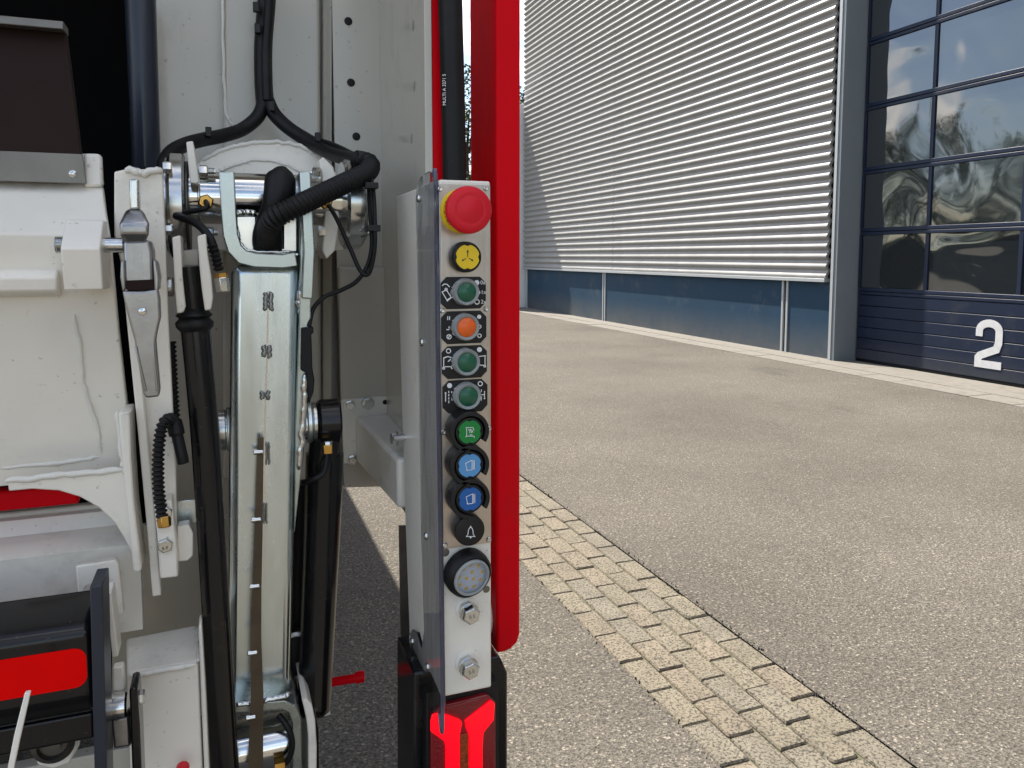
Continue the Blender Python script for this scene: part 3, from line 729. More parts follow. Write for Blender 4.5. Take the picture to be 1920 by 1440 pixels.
# ---- buttons: each a part of the truck with its own pieces
_k = [0]
def face_strokes(b, strokes, Y, w):
    for s_ in strokes:
        closed = len(s_) > 2 and s_[0] == s_[-1]
        pts = [V(x, y, Y - _k[0] % 12 * .00002) for x, y in (s_[:-1] if closed else s_)]; _k[0] += 1
        b.ribbon(pts, w * px2m(Y, 870, 700), (0, .0002, 0), closed)
def circ(x, y, r, n=18): return [(x + r * math.cos(2 * math.pi * i / n), y + r * math.sin(2 * math.pi * i / n)) for i in range(n)] + [(x + r, y)]
def disc(b, x, y, r, Y, n=20):
    b.prism([V(x + r * math.cos(2 * math.pi * i / n), y + r * math.sin(2 * math.pi * i / n), Y) for i in range(n)], (0, .0002, 0))
AX = Vector((0, -1, 0))
def notched(o, r, h, n=48):
    pts = []
    for i in range(n):
        a = 2 * math.pi * i / n; q = i % (n // 4); rr = r * (.87 if q == 0 else (.93 if q in (1, n // 4 - 1) else 1))
        pts.append(o + Vector((rr * math.sin(a), 0, rr * math.cos(a))))
    return MB().prism(pts, (0, h, 0))
# emergency stop
yc = YP - .032; o = V(882, 393, yc); base = Vector((o.x, YP, o.z)); kk = px2m(yc, 880, 392)
eb = part(MB().lathe([(44 * kk, 0), (44 * kk, .0075), (42 * kk, .009), (26 * kk, .0092)], base, AX, 48), 'emergency_button', YELL, label='red mushroom emergency stop button on a yellow collar')
r = 45.5 * kk
MB().lathe([(15 * kk, .009), (20 * kk, .016), (r * .86, .0175), (r * .97, .0205), (r, .0245), (r * .985, .0285), (r * .93, .031), (r * .62, .0325), (r * .58, .0321), (r * .55, .0326), (.0001, .0332)], base, AX, 64, cap=False).build('mushroom_cap', REDD, eb, ang=60)
for ang, txt in ((205, 'STOP'), (150, 'STOP'), (95, 'STOP')):
    for i, ch in enumerate(txt):
        a = R(ang - 0 + (i - 1.5) * 13); d = Vector((math.cos(a), 0, math.sin(a))); t_ = Vector((-math.sin(a), 0, math.cos(a)))
        text_mesh(ch, .0060, base + d * (37.5 * kk) + AX * .0093, t_, -d, .0001).build('letter', PRINTB, eb)
# yellow arrow button
yc = YP - .016; o = V(877, 482, yc); base = Vector((o.x, YP, o.z)); kk = px2m(yc, 877, 482)
eb = part(MB().lathe([(29 * kk, 0), (29.5 * kk, .004), (29 * kk, .0125), (27 * kk, .015), (24.5 * kk, .0155), (24 * kk, .0145), (.0001, .0145)], base, AX, 48, cap=False), 'push_button', BLACKPL, label='yellow push button with three black arrows')
notched(o + Vector((0, 0.0002, 0)), 23.5 * kk, .0012).build('cap', YELL, eb)
s_ = MB(); sy = yc - .0002
face_strokes(s_, [[(877, 482), (877, 471)], [(874, 484), (868, 488)], [(879, 484), (886, 488)]], sy, 1.3)
for tri in ([(877, 468), (874.6, 473), (879.4, 473)], [(865.5, 489.5), (870, 489), (868, 485.5)], [(888, 489.5), (883.5, 489), (885.5, 485.5)]):
    s_.prism([V(x, y, sy - .0001) for x, y in tri], (0, .0002, 0))
s_.build('symbol', PRINTB, eb)
# four lens buttons on black octagon plates
def lensbutton(x0, y0, x1, y1, cx_, cy_, lens, label, white, discs=(), texts=()):
    c = 12
    oc = [(x0 + c, y0 + 1), (x1 - c, y0), (x1, y0 + c), (x1, y1 - c), (x1 - c, y1), (x0 + c, y1 + 1), (x0, y1 - c), (x0, y0 + c + 1)]
    # true rectangle in the face plane
    a = V(x0, (y0 + y1) / 2, YP - .0012); d = V(x1, (y0 + y1) / 2, YP - .0012); zt_ = zat(y0, YP, 870); zb_ = zat(y1, YP, 870); ch = 11.5 * kf
    q = [(a.x + ch, zt_), (d.x - ch, zt_), (d.x, zt_ - ch), (d.x, zb_ + ch), (d.x - ch, zb_), (a.x + ch, zb_), (a.x, zb_ + ch), (a.x, zt_ - ch)]
    pb = part(MB().prism([(x, YP - .0016, z) for x, z in q], (0, .0015, 0)), 'push_button', BLACKPL, bev=.0003, label=label)
    yc = YP - .016; o = V(cx_, cy_, yc); base = Vector((o.x, YP - .0016, o.z)); kk = px2m(yc, cx_, cy_)
    MB().lathe([(26.5 * kk, 0), (26.5 * kk, .003), (25 * kk, .005), (24.5 * kk, .0105)], base, AX, 40, cap=False).build('bezel', ZINC, pb)
    MB().lathe([(25.6 * kk, .002), (25.4 * kk, .012), (23.5 * kk, .0145), (19 * kk, .0138), (18.2 * kk, .0125)], base, AX, 40, cap=False).build('clear_boot', BOOT, pb, ang=60)
    MB().lathe([(19.5 * kk, .004), (18.6 * kk, .0128), (17.2 * kk, .0139), (.0001, .0142)], base, AX, 40, cap=False).build('lens', lens, pb, ang=60)
    sb = MB(); face_strokes(sb, white, YP - .0018, 1.7)
    for (x, y, r) in discs: disc(sb, x, y, r, YP - .00185)
    sb.build('symbol', PRINTW, pb)
    for (t_, x, y, sz) in texts:
        text_mesh(t_, sz, V(x, y, YP - .0018), (1, 0, 0), (0, 0, 1), .0001).build('lettering', PRINTW, pb)
lensbutton(826, 519, 911, 579, 876, 548, GREENL, 'green lens button marked 0x, 1x and 2x beside a tipping bin',
    [[(829, 536), (833, 532.5), (838, 533), (843, 538)], circ(836.5, 542.5, 2.1, 12), [(829, 547.5), (837, 543.5), (846, 557.5), (838, 562.5), (829, 547.5)], [(838, 565), (846, 558)], circ(894.5, 566, 4.2)],
    [(894, 530, 4.8), (897, 548.5, 3.6)], [('0x', 905.5, 530, .0062), ('1x', 906.5, 548, .0062), ('2x', 906.5, 566, .0062)])
lensbutton(827, 583, 912, 644, 876, 614, ORANGE, 'orange lens button with bars and circles',
    [[(839.5, 593), (839.5, 600)], [(843, 593), (843, 600)], [(837, 618), (842.5, 618)], [(842, 612), (842, 616)], circ(842, 631.5, 4), [(840, 635), (844, 628)], circ(899, 612.5, 3), circ(899, 629.5, 3.3)],
    [(898.5, 594, 3.9)])
lensbutton(828, 648, 913, 709, 877, 680, GREENL, 'green lens button between an open and a closed wheeled container',
    [circ(841, 658, 4), [(832, 690), (832, 671), (838, 669)], [(833, 671), (840, 668.5), (848, 671), (840, 678)], [(834, 687.5), (847, 687.5)], circ(832, 690.5, 1.8, 10), circ(848, 689.5, 1.8, 10), [(896, 668.5), (911, 667)], [(909.5, 666), (909.5, 684)], [(898, 684.5), (908, 685)], circ(909, 686.5, 1.8, 10)],
    [(899, 655.5, 4.7)])
lensbutton(830, 712, 914, 773, 879, 744, GREENL, 'green lens button between dashed lines and arrows',
    [[(835.5, 738), (835.5, 753)], [(847.5, 736), (847.5, 751)], [(841.5, 733), (841.5, 737)], [(841.5, 739), (841.5, 743)], [(841.5, 745), (841.5, 749)], [(841.5, 751), (841.5, 756)], circ(900.5, 719.5, 4), [(908.5, 733), (908.5, 747)], [(899, 740), (908, 740)], [(902.5, 730), (902.5, 735)], [(902.5, 743), (902.5, 751)]],
    [(843, 723, 4.7), (835.5, 737, 1.6), (847.5, 735, 1.6), (908.5, 747, 1.5)])
# guarded buttons
def guarded(cx_, cy_, m_, label, strokes):
    yc = YP - .0225; o = V(cx_ + 0, cy_, yc); base = Vector((o.x, YP, o.z)); kk = px2m(yc, cx_, cy_)
    # collar, open towards the lower right
    n = 44; ri, ro_, h = 29 * kk, 38 * kk, .024; b = MB(); vs = []
    a0, a1 = R(-35), R(268)
    for i in range(n + 1):
        a = a0 + (a1 - a0) * i / n; d = Vector((math.cos(a), 0, math.sin(a))); q = base
        vs += [q + d * ri, q + d * ro_, q + d * (ro_ * .98) + AX * h, q + d * (ri * 1.03) + AX * h]
    fs = [(4 * i + j, 4 * i + (j + 1) % 4, 4 * i + 4 + (j + 1) % 4, 4 * i + 4 + j) for i in range(n) for j in range(4)] + [(0, 1, 2, 3), (4 * n, 4 * n + 3, 4 * n + 2, 4 * n + 1)]
    pb = part(b.add(vs, fs), 'push_button', BLACKPL, bev=.0006, label=label)
    MB().lathe([(27.5 * kk, 0), (27.5 * kk, .0195), (26 * kk, .0215), (23 * kk, .0218), (22.6 * kk, .0208), (.0001, .0207)], base, AX, 44, cap=False).build('bezel', BLACKPL, pb)
    notched(o + Vector((0, .0002, 0)), 22.2 * kk, .0018).build('cap', m_, pb)
    sb = MB(); face_strokes(sb, strokes, yc - .0003, 1.1); sb.build('symbol', PRINTW, pb)
guarded(881, 810, GREEN, 'green push button in a black collar', [[(873, 802), (887, 801.5)], [(875, 803), (875, 818), (873, 819.5)], [(875, 817.5), (889, 818), (889.5, 821)], [(878, 807), (880, 805)], [(881, 812), (881, 806), (883, 805), (884, 812)], [(885, 806), (887, 811)], [(887, 802), (889, 807)], [(881, 815), (886, 816)]])
def flap(x, y): return [[(x - 8, y - 4), (x + 4, y - 10), (x + 4, y + 8), (x - 5, y + 9), (x - 8, y - 4)], [(x + 6.2, y - 10), (x + 6.2, y + 8)], [(x + 8.4, y - 10), (x + 8.4, y + 7)], [(x - 6.5, y + 7), (x - 4.5, y + 10)]]
guarded(881, 873, LBLUE, 'light blue push button in a black collar', flap(881, 873))
guarded(882, 936, BLUE, 'dark blue push button in a black collar', flap(882, 936))
# bell button
yc = YP - .018; o = V(882, 996, yc); base = Vector((o.x, YP, o.z)); kk = px2m(yc, 882, 996)
eb = part(MB().lathe([(27 * kk, 0), (28.5 * kk, .004), (28.5 * kk, .0155), (27.5 * kk, .0175), (25 * kk, .018), (.0001, .018)], base, AX, 48, cap=False), 'push_button', BLACKPL, label='black push button with a white bell')
sb = MB(); face_strokes(sb, [[(874.5, 1006), (877.5, 1002), (878.2, 995), (880, 990.2), (882.5, 988.8), (885, 990.2), (886.8, 995), (887.4, 1002), (890.5, 1006), (874.5, 1006)]], yc - .0003, 1.3)
disc(sb, 882.5, 987.2, 1.2, yc - .0004, 10); disc(sb, 882.5, 1008, 1.6, yc - .0004, 10); sb.build('symbol', PRINTW, eb)
# round lamp, tilted in its rubber ring
yc = YP - .014; o = V(880, 1079, yc); base = Vector((o.x, YF, o.z)); kk = px2m(yc, 880, 1079)
tl = Vector((.16, -1, -.16)).normalized()
lm_ = part(MB().lathe([(44 * kk, -.001), (45 * kk, .006), (43 * kk, .014), (39 * kk, .0172), (35.5 * kk, .0165), (35 * kk, .011), (.0001, .011)], base, tl, 56, cap=False), 'work_lamp', BLACK, label='round white LED work lamp in a black rubber ring')
MB().lathe([(33.5 * kk, 0), (33.5 * kk, .0015), (.0001, .0015)], base + tl * .0112, tl, 48, cap=False).build('reflector_board', LEDB, lm_)
MB().lathe([(35.2 * kk, .012), (35 * kk, .0185), (33 * kk, .020), (30 * kk, .0195), (29.5 * kk, .018)], base, tl, 48, cap=False).build('lens_rim', BOOT, lm_)
MB().lathe([(34 * kk, 0), (31 * kk, .0009), (.0001, .0016)], base + tl * .0165, tl, 48, cap=False).build('lens', LENS, lm_)
uu = Vector((1, 0, 0)); uu = (uu - tl * uu.dot(tl)).normalized(); ww = uu.cross(tl)
if ww.z < 0: ww = -ww
for rr_, n_, a0 in ((23, 9, 10), (8.5, 3, 70)):
    for i in range(n_):
        a = R(a0 + 360 * i / n_); p = base + tl * .0128 + uu * (rr_ * kk * math.cos(a)) + ww * (rr_ * kk * math.sin(a)); h = 2.7 * kk
        MB().prism([p + (uu * sx + ww * sz) * h for sx, sz in ((-1, -1), (1, -1), (1, 1), (-1, 1))], tl * .0009).build('led', LEDC, lm_)

# ------------------------------------------------------------------ tail light
TY = .90
hb = MB().prism([V(x, y, TY) for x, y in ((776, 1262), (938, 1232), (952, 1262), (952, 1700), (776, 1760))], (0, .10, 0))
TLH = part(hb, 'tail_light', BLACKP, bev=.003, label='lit red tail light in a black housing')
LY = .872
def lensp(name, poly, Y, t, m_): return MB().prism([V(x, y, Y) for x, y in poly], (0, t, 0)).build(name, m_, TLH, .0008)
lensp('bezel', [(800, 1300), (934, 1278), (936, 1690), (800, 1720)], LY + .008, .0195, BLACKPL)
lensp('lens', [(808, 1342), (834, 1322), (914, 1303), (929, 1316), (929, 1668), (808, 1700)], LY, .0078, REDLENS)
lensp('top_reflector', [(835, 1327), (911, 1307), (911, 1319), (871, 1350), (835, 1333)], LY - .0008, .0014, REDLENS)
lensp('light_guide', [(808, 1352), (812, 1341), (824, 1336), (862, 1350), (867, 1356), (862, 1380), (862, 1652), (838, 1660), (836, 1400), (833, 1390), (808, 1372)], LY - .003, .0033, REDLIT)
lensp('light_guide', [(872, 1352), (920, 1314), (928, 1320), (926, 1350), (907, 1374), (905, 1400), (905, 1640), (881, 1650), (880, 1380), (874, 1366)], LY - .003, .0033, REDLIT)
lensp('amber_strip', [(863, 1378), (879, 1375), (880, 1640), (863, 1650)], LY - .0015, .0017, AMBER)
plate('rear_plate', [(748, 986), (772, 986), (776, 1205), (752, 1205)], 1.08, .004, STEEL_D, TR)

# ------------------------------------------------------------------ pivot housing, shaft and lugs
SY = 1.08
sz = zat(374, SY, 500)
def shaft(px0, px1, r, m_, name, ch=.0015, n=40, zc=None, Y=SY, parent=None, label=None):
    z_ = sz if zc is None else zc
    return MB().cyl((xat(px0, Y, 380), Y, z_), (xat(px1, Y, 380), Y, z_), r * px2m(Y), n=n, ch=ch).build(name, m_, parent or TR, label=label)
# arched housing, two layers
arch = [(350, 470), (352, 330), (378, 300), (422, 279), (470, 268), (520, 266), (560, 272), (596, 292), (626, 318), (640, 345), (645, 470)]
AH = plate('pivot_housing', arch, 1.20, .13, WHITE, TR, .0016, label='arched white housing over the pivot shaft')
arch2 = [(372, 470), (380, 345), (412, 322), (440, 309), (475, 300), (510, 301), (545, 312), (580, 330), (606, 350), (610, 470)]
plate('front_arch', arch2, 1.165, .034, WHITE, AH, .0016)
bd = MB(); wob(bd, [V(x, y, 1.2) for x, y in arch[2:9]], .004); bd.build('weld_bead', WELD, AH, ang=70)
bd = MB(); wob(bd, [V(x, y, 1.165) for x, y in arch2[2:8]], .003); bd.build('weld_bead', WELD, AH, ang=70)
plate('inner_band', [(440, 325), (562, 327), (562, 350), (440, 348)], 1.13, .03, WHITE2, AH, .003)
SH = shaft(330, 668, 44, CHROME, 'pivot_shaft', label='polished horizontal pivot shaft')
shaft(319, 350, 88, ZINC, 'flange', .003, 56, zc=zat(388, SY, 330), parent=SH)
shaft(350.5, 356, 76, STEEL_D, 'seal', .001, 48, zc=zat(388, SY, 330), parent=SH)
shaft(312, 318.6, 80, ZINC, 'end_cap', .003, 56, zc=zat(388, SY, 330), parent=SH)
shaft(372, 377, 47, ZINC, 'ring', .001, parent=SH)
shaft(640, 676, 80, ZINC, 'flange', .004, 56, zc=zat(384, SY, 660), parent=SH)
shaft(677, 684, 68, GALV, 'end_cap', .003, 48, zc=zat(384, SY, 660), parent=SH)
for x, y, s in ((386, 378, 13), (612, 380, 12)):
    o = V(x, y, SY - .05); part(MB().hexhead(o + Vector((0, .012, 0)), (0, -1, 0), s * px2m(1.03), .012).cyl(o, o + Vector((0, -.006, 0)), .005, n=16), 'hose_fitting', BRASS, bev=.0005)
plate('lug', [(349, 266), (362, 264), (374, 340), (370, 345), (356, 343)], 1.02, .09, WHITE, TR, .0016)
plate('lug', [(598, 300), (606, 294), (624, 312), (634, 345), (636, 420), (628, 470), (612, 486), (604, 470), (610, 400), (606, 340)], 1.05, .07, WHITE, TR, .0016)
def xbolt(px0, px1, py, Y, r=8, th=True):
    k = px2m(Y); a = V(px0, py, Y); b_ = V(px1, py, Y); b_.z = a.z
    d = 1 if b_.x > a.x else -1
    q = MB().hexhead(a, (d, 0, 0), r * 1.55 * k, .010)
    q.cyl(a, b_, r * .8 * k, n=16)
    if th:
        n_ = int((b_ - a).length / .0016)
        for i in range(6, n_): q.lathe([(r * .8 * k, 0), (r * .95 * k, .0006), (r * .8 * k, .0012)], a + Vector((d * .0016 * i, 0, 0)), (d, 0, 0), 14, cap=False)
    return part(q, 'bolt', ZINC)
xbolt(374, 404, 321, 1.05, 7); xbolt(600, 582, 325, 1.05, 6.5); xbolt(610, 596, 434, 1.05, 6.5); xbolt(385, 408, 436, 1.05, 6)
xbolt(306, 315, 314, 1.02, 7, False); xbolt(308, 314, 430, 1.02, 6, False)

# ------------------------------------------------------------------ galvanised lifting arm
AY = .985
L0, L1 = V(434, 497, AY), V(425, 1312, AY)
R0, R1 = V(562, 497, AY), V(545, 1312, AY)
ARM = MB().prism([L0, R0, R1, L1], (0, .085, 0)).build('lifting_arm', GALV, TR, .011, 4, label='galvanised box section lifting arm with a welded seam')
# side cheek plate on the right of the arm and its shadow gap
plate('cheek_plate', [(563.5, 322), (583, 326), (586, 470), (580, 700), (566, 880), (552, 1000), (553.5, 800), (561, 600)], AY - .004, .075, GALV2, ARM, .0015)
# U fork round the shaft: one bent flat bar
u = [(425, 322), (429, 400), (432, 440), (440, 466), (455, 482), (478, 488), (530, 490), (556, 486)]
MB().ribbon([V(x, y, .968) for x, y in u], 25 * px2m(.968), (0, .085, 0)).build('fork', GALV2, ARM, .0015)
MB().ribbon([V(x, y, .962) for x, y in ((572, 322), (576, 400), (580, 470), (576, 560))], 19 * px2m(.968), (0, .08, 0)).build('fork', GALV2, ARM, .0015)
bd = MB(); wob(bd, [V(444, 420, .975), V(448, 452, .972), V(462, 469, .970), (V(500, 473, .969)), V(548, 471, .969)], .0022); bd.build('weld_bead', ZINC, ARM, ang=70)
IP = 1.0
plate('web_plate', [(442, 404), (481, 404), (481, 462), (530, 464), (530, 404), (558, 404), (558, 473), (460, 473), (444, 455)], IP, .008, ZINC, ARM, .002)
plate('web_plate', [(444, 474), (560, 474), (560, 480), (444, 480)], IP - .01, .05, GALV, ARM, .001)
bd = MB(); wob(bd, [V(440, 402, IP), V(462, 398, IP), V(480, 400, IP)], .0045, .6); bd.build('weld_bead', CHROME, ARM, ang=70)
bd = MB(); wob(bd, [V(532, 402, IP), V(556, 400, IP)], .0045, .6); bd.build('weld_bead', CHROME, ARM, ang=70)
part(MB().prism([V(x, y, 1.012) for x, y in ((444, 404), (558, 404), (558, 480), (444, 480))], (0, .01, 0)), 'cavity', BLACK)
# seam and tack welds
sm = [(503, 545), (501, 660), (498, 740), (496, 850), (494, 975), (490, 1100), (488, 1225), (485, 1308)]
sb = MB(); 
sb.ribbon([V(x, y, AY - .0006) for x, y in sm], 3 * px2m(AY), (0, .002, 0)); sb.build('seam', CHROME, ARM)
def tack(x, y, w, h):
    b = MB()
    for sx in (-1, 1):
        wob(b, [V(x + sx * w * .33, y - h / 2, AY - .0002), V(x + sx * w * .26, y, AY - .0002), V(x + sx * w * .33, y + h / 2, AY - .0002)], w * .32 * px2m(AY), .08)
    b.build('tack_weld', SCALE_, ARM, ang=70)
for a in ((503, 565, 17, 36), (500, 659, 17, 22), (497, 741, 17, 12), (502, 850, 8, 44), (497, 962, 8, 40)): tack(*a)
bd = MB(); wob(bd, [V(566, 520, AY), V(562, 560, AY), V(564, 590, AY)], .005, .6); bd.build('weld_bead', ZINC, ARM, ang=70)
bd = MB(); wob(bd, [V(572, 700, AY - .006), V(570, 760, AY - .006), V(566, 820, AY - .006), V(560, 880, AY - .006)], .0055, .3)
bd.build('weld_bead', ZINC, ARM, ang=70)
# thin brown strap standing off the arm, on studs
st = [(489, 820, .972), (487, 900, .968), (485, 1000, .962), (482, 1100, .955), (480, 1200, .948), (482, 1300, .940), (480, 1400, .930), (478, 1520, .92)]
ws = [11, 13, 15, 17, 20, 24, 27, 30]
b = MB(); vs = []
for (x, y, Y), w in zip(st, ws): vs += [V(x - w / 2, y, Y), V(x + w / 2, y, Y), V(x + w / 2, y, Y) + Vector((0, .002, 0)), V(x - w / 2, y, Y) + Vector((0, .002, 0))]
fs = [(4 * i + j, 4 * i + (j + 1) % 4, 4 * i + 4 + (j + 1) % 4, 4 * i + 4 + j) for i in range(len(st) - 1) for j in range(4)] + [(0, 1, 2, 3), tuple(4 * (len(st) - 1) + j for j in (3, 2, 1, 0))]
STRAPM = mat('brown_strap', (0.10, 0.075, 0.05), 0.4, 0.7, var=0.4, vscale=20)
SP = part(b.add(vs, fs), 'spring_strap', STRAPM, label='thin brown metal strap along the lifting arm')
for x, y, Y in ((481, 848, .968), (477, 975, .962), (474, 1100, .954), (470, 1225, .944), (467, 1346, .933)):
    o = V(x, y, Y); part(MB().cyl(o + Vector((-.004, 0, 0)), o + Vector((.008, 0, 0)), .0032, n=14, ch=.001), 'stud', CHROME, SP)
# middle cross pin
zc = zat(800, 1.03, 500)
def pin(px0, px1, r, m_, name, parent, Y=1.03, z_=None): return MB().cyl((xat(px0, Y, 800), Y, z_ or zc), (xat(px1, Y, 800), Y, z_ or zc), r * px2m(Y), n=40, ch=.0015).build(name, m_, parent)
PN = part(MB().cyl((xat(412, 1.03, 800), 1.03, zc), (xat(596, 1.03, 800), 1.03, zc), 30 * px2m(1.03), n=40, ch=.002), 'cross_pin', CHROME)
pin(407, 424, 36, ZINC, 'bush', PN); pin(425, 431, 40, GALV, 'bush', PN)
zc = zat(790, 1.03, 600)
pin(574, 584, 38, GALV, 'bush', PN); pin(584.5, 594, 36, ZINC, 'bush', PN)
# hydraulic cylinder
HC = part(MB().cyl((xat(595, 1.03, 790), 1.03, zat(790, 1.03, 615)), (xat(637, 1.03, 790), 1.03, zat(790, 1.03, 615)), 41 * px2m(1.03), n=44, ch=.003), 'hydraulic_cylinder', BLACKP, label='black hydraulic cylinder beside the lifting arm')
MB().tube([V(612, 815, 1.03), V(606, 860, 1.035)], .021, 20, smooth=False).build('neck', BLACKP, HC)
MB().tube([V(609, 850, 1.04), V(604, 1000, 1.04), V(597, 1150, 1.04), V(590, 1300, 1.03), V(588, 1345, 1.02)], lambda u: (34 - 5 * u if u < .93 else 29 - (u - .93) * 150) * px2m(1.04), 32, 8).build('barrel', BLACKP, HC, ang=60)
o = V(615, 842, .985); MB().box(o.x - .0055, o.x + .0055, o.y, o.y + .02, o.z - .007, o.z + .005).build('hose_fitting', BRASS, HC, .001)
MB().hexhead(V(615, 834, .99), (0, 0, 1), .0055, .005).build('grease_nipple', ZINC, HC)
MB().tube([V(614, 852, .99), V(608, 885, .985), V(590, 898, .985), V(570, 905, 1.0)], .004, 10).build('grease_line', BLACK, HC)
# dark slim stay behind, with tie
part(MB().tube([V(566, 905, 1.12), V(560, 1040, 1.12), V(558, 1180, 1.11)], .016, 14), 'stay_rod', BLACK)
part(MB().prism([V(545, 1195, 1.06), V(563, 1192, 1.06), V(570, 1268, 1.06), V(546, 1268, 1.06)], (0, .03, 0)), 'stay_block', BLACKPL, bev=.002)
part(MB().tube([V(545, 1192, 1.05), V(556, 1189, 1.045), V(564, 1190, 1.05)], .003, 8), 'cable_tie', PRINTW)
part(MB().tube([V(547, 1270, 1.05), V(556, 1320, 1.04), V(565, 1345, 1.04)], .006, 12), 'stay_tube', ZINC)
# black cover plate and cable on the arm's right
plate('cable_cover', [(565, 615), (580, 613), (588, 613), (588, 625), (584, 626), (586, 690), (590, 712), (588, 735), (580, 758), (577, 735), (574, 700), (564, 694)], .975, .02, BLACK, TR, .002)

# bottom joint of the arm
fb = MB(); fb.ribbon([V(x, y, .955) for x, y in ((432, 1330), (530, 1322), (548, 1330), (556, 1352), (558, 1560))], 17 * px2m(.955), (0, .11, 0)); fb.build('lower_fork', GALV2, ARM, .0015)
bd = MB(); wob(bd, [V(440, 1322, .953), V(490, 1316, .953), V(535, 1305, .953), V(545, 1298, .955)], .0042, .5); bd.build('weld_bead', ZINC, ARM, ang=70)
zc2 = zat(1392, 1.0, 500)
PT = part(MB().cyl((xat(440, 1.0, 1390), 1.0, zc2), (xat(546, 1.0, 1390), 1.0, zc2), 46 * px2m(1.0), n=44, ch=.002), 'pivot_tube', CHROME, label='polished lower pivot tube')
part(MB().tube([V(522, 1340, .965), V(540, 1365, .955), V(548, 1395, .953), V(540, 1425, .955), (V(520, 1440, .96))], .0038, 10), 'grease_hose', BLACK, PT)
part(MB().hexhead(V(515, 1436, .957), (1, 0, 0), .008, .012), 'hose_fitting', BRASS, PT)
plate('round_flange', [(566, 1312), (576, 1310), (585, 1322), (591, 1350), (594, 1400), (593, 1560), (578, 1560), (578, 1380), (574, 1345)], .965, .10, WHITE, TR, .0016)
plate('round_flange', [(579, 1325), (590, 1328), (598, 1370), (600, 1560), (593, 1560)], .99, .08, BLACKP, TR, .002)
plate('paper_tag', [(607, 1300), (614, 1303), (620, 1340), (602, 1346), (606, 1325)], 1.10, .002, WHITE, TR)
# red lever
part(MB().tube([V(606, 1282, 1.12), V(640, 1276, 1.115), V(664, 1272, 1.11), V(676, 1269, 1.108), V(684, 1268, 1.107)], lambda u: (8.2 if u < .55 else (11 if u < .97 else 6)) * px2m(1.11), 16), 'lever', REDP, label='red lever handle', ang=60)

# ------------------------------------------------------------------ cable harness
HK = lambda Y: px2m(Y)
def hose(name, pts, rpx, m_=BLACK, ridged=False, parent=None, label=None, per=14):
    P = [V(*p) for p in pts]; Y = pts[0][2]
    rf = (lambda d: .0011 * math.sin(2 * math.pi * d / .0052)) if ridged else None
    return MB().tube(P, rpx * px2m(Y), 16 if ridged else 12, 60 if ridged else per, rf).build(name, m_, parent or TR, ang=80, label=label)
HAR = hose('cable_harness', [(503, -80, 1.29), (500, 0, 1.29), (494, 80, 1.285), (494, 150, 1.275), (497, 196, 1.26)], 15, label='black cable harness forking above the pivot')
hose('cable', [(508, -80, 1.275), (504, 20, 1.275), (499, 100, 1.27), (501, 190, 1.25)], 8, parent=HAR)
hose('branch', [(497, 185, 1.26), (484, 218, 1.25), (455, 242, 1.24), (420, 254, 1.22), (380, 262, 1.20), (345, 272, 1.18), (318, 290, 1.16), (308, 320, 1.14), (310, 400, 1.12)], 11.5, parent=HAR)
hose('branch', [(500, 185, 1.26), (515, 215, 1.25), (545, 243, 1.23), (585, 268, 1.20), (620, 287, 1.16), (655, 297, 1.10), (686, 302, 1.04)], 12, parent=HAR)
hose('cable', [(598, 262, 1.19), (630, 273, 1.15), (665, 290, 1.08), (684, 298, 1.04)], 4, parent=HAR)
hose('corrugated_hose', [(668, 300, 1.045), (690, 305, 1.03), (694, 314, 1.02), (684, 326, 1.0), (650, 342, .975), (600, 366, .955), (550, 390, .94), (516, 408, .945), (502, 428, .965), (499, 452, .99)], 16.5, ridged=True, parent=HAR)
bt = MB().tube([V(522, 330, 1.0), V(524, 350, .99), V(516, 380, .985), V(506, 408, .99), V(502, 440, .995), V(502, 470, 1.0)], lambda u: (23 + 3 * math.sin(u * 9) if u > .04 else 14) * px2m(.99), 18)
bt.build('rubber_boot', BLACK, HAR, ang=80)
bt = MB().tube([V(524, 330, 1.01), V(532, 340, 1.0), V(532, 362, .995)], 20 * px2m(1.0), 16); bt.build('rubber_boot', BLACK, HAR, ang=80)
for x, y, Y in ((391, 246, 1.19), (596, 256, 1.18), (483, 52, 1.27), (480, 12, 1.27), (509, 198, 1.235), (677, 291, 1.03), (688, 300, 1.02)):
    o = V(x, y, Y); k = px2m(Y)
    part(MB().box(o.x - 5 * k, o.x + 5 * k, o.y - .003, o.y + .006, o.z - 9 * k, o.z + 7 * k), 'cable_tie', BLACKPL, HAR, bev=.001)
# thin lines hanging on the right
hose('grease_line', [(692, 316, 1.0), (700, 360, .99), (703, 420, .98), (702, 470, .98), (692, 512, .985), (676, 508, .99), (655, 462, 1.0), (632, 412, 1.01), (616, 384, 1.02)], 4, parent=HAR)
hose('grease_line', [(690, 318, 1.01), (694, 400, .995), (697, 460, .99), (688, 500, .99), (668, 528, .995), (640, 544, 1.0), (610, 556, 1.0), (588, 578, .99), (579, 612, .98)], 4, parent=HAR)
hose('steel_pipe', [(688, 325, 1.02), (690, 380, 1.02), (692, 425, 1.02), (690, 438, 1.02), (678, 443, 1.03)], 3.2, ZINC, parent=HAR)
for x, y in ((700, 348), (704, 428)):
    o = V(x, y, .98); part(MB().box(o.x - .011, o.x + .006, o.y - .004, o.y + .012, o.z - .004, o.z + .004), 'cable_tie', BLACKPL, HAR, bev=.001)
plate('magnet_strip', [(676, 342), (686, 342), (686, 408), (676, 408)], 1.03, .008, BLACK, TR, .001)
hose('grease_line', [(386, 378, 1.025), (388, 388, 1.0), (374, 394, 1.0), (345, 398, 1.02), (312, 396, 1.05)], 4.5, parent=HAR)
hose('feed_hose', [(312, 398, 1.06), (340, 408, 1.0), (370, 420, .97), (392, 444, .955), (402, 470, .95), (408, 496, .95)], 6.5, parent=HAR)
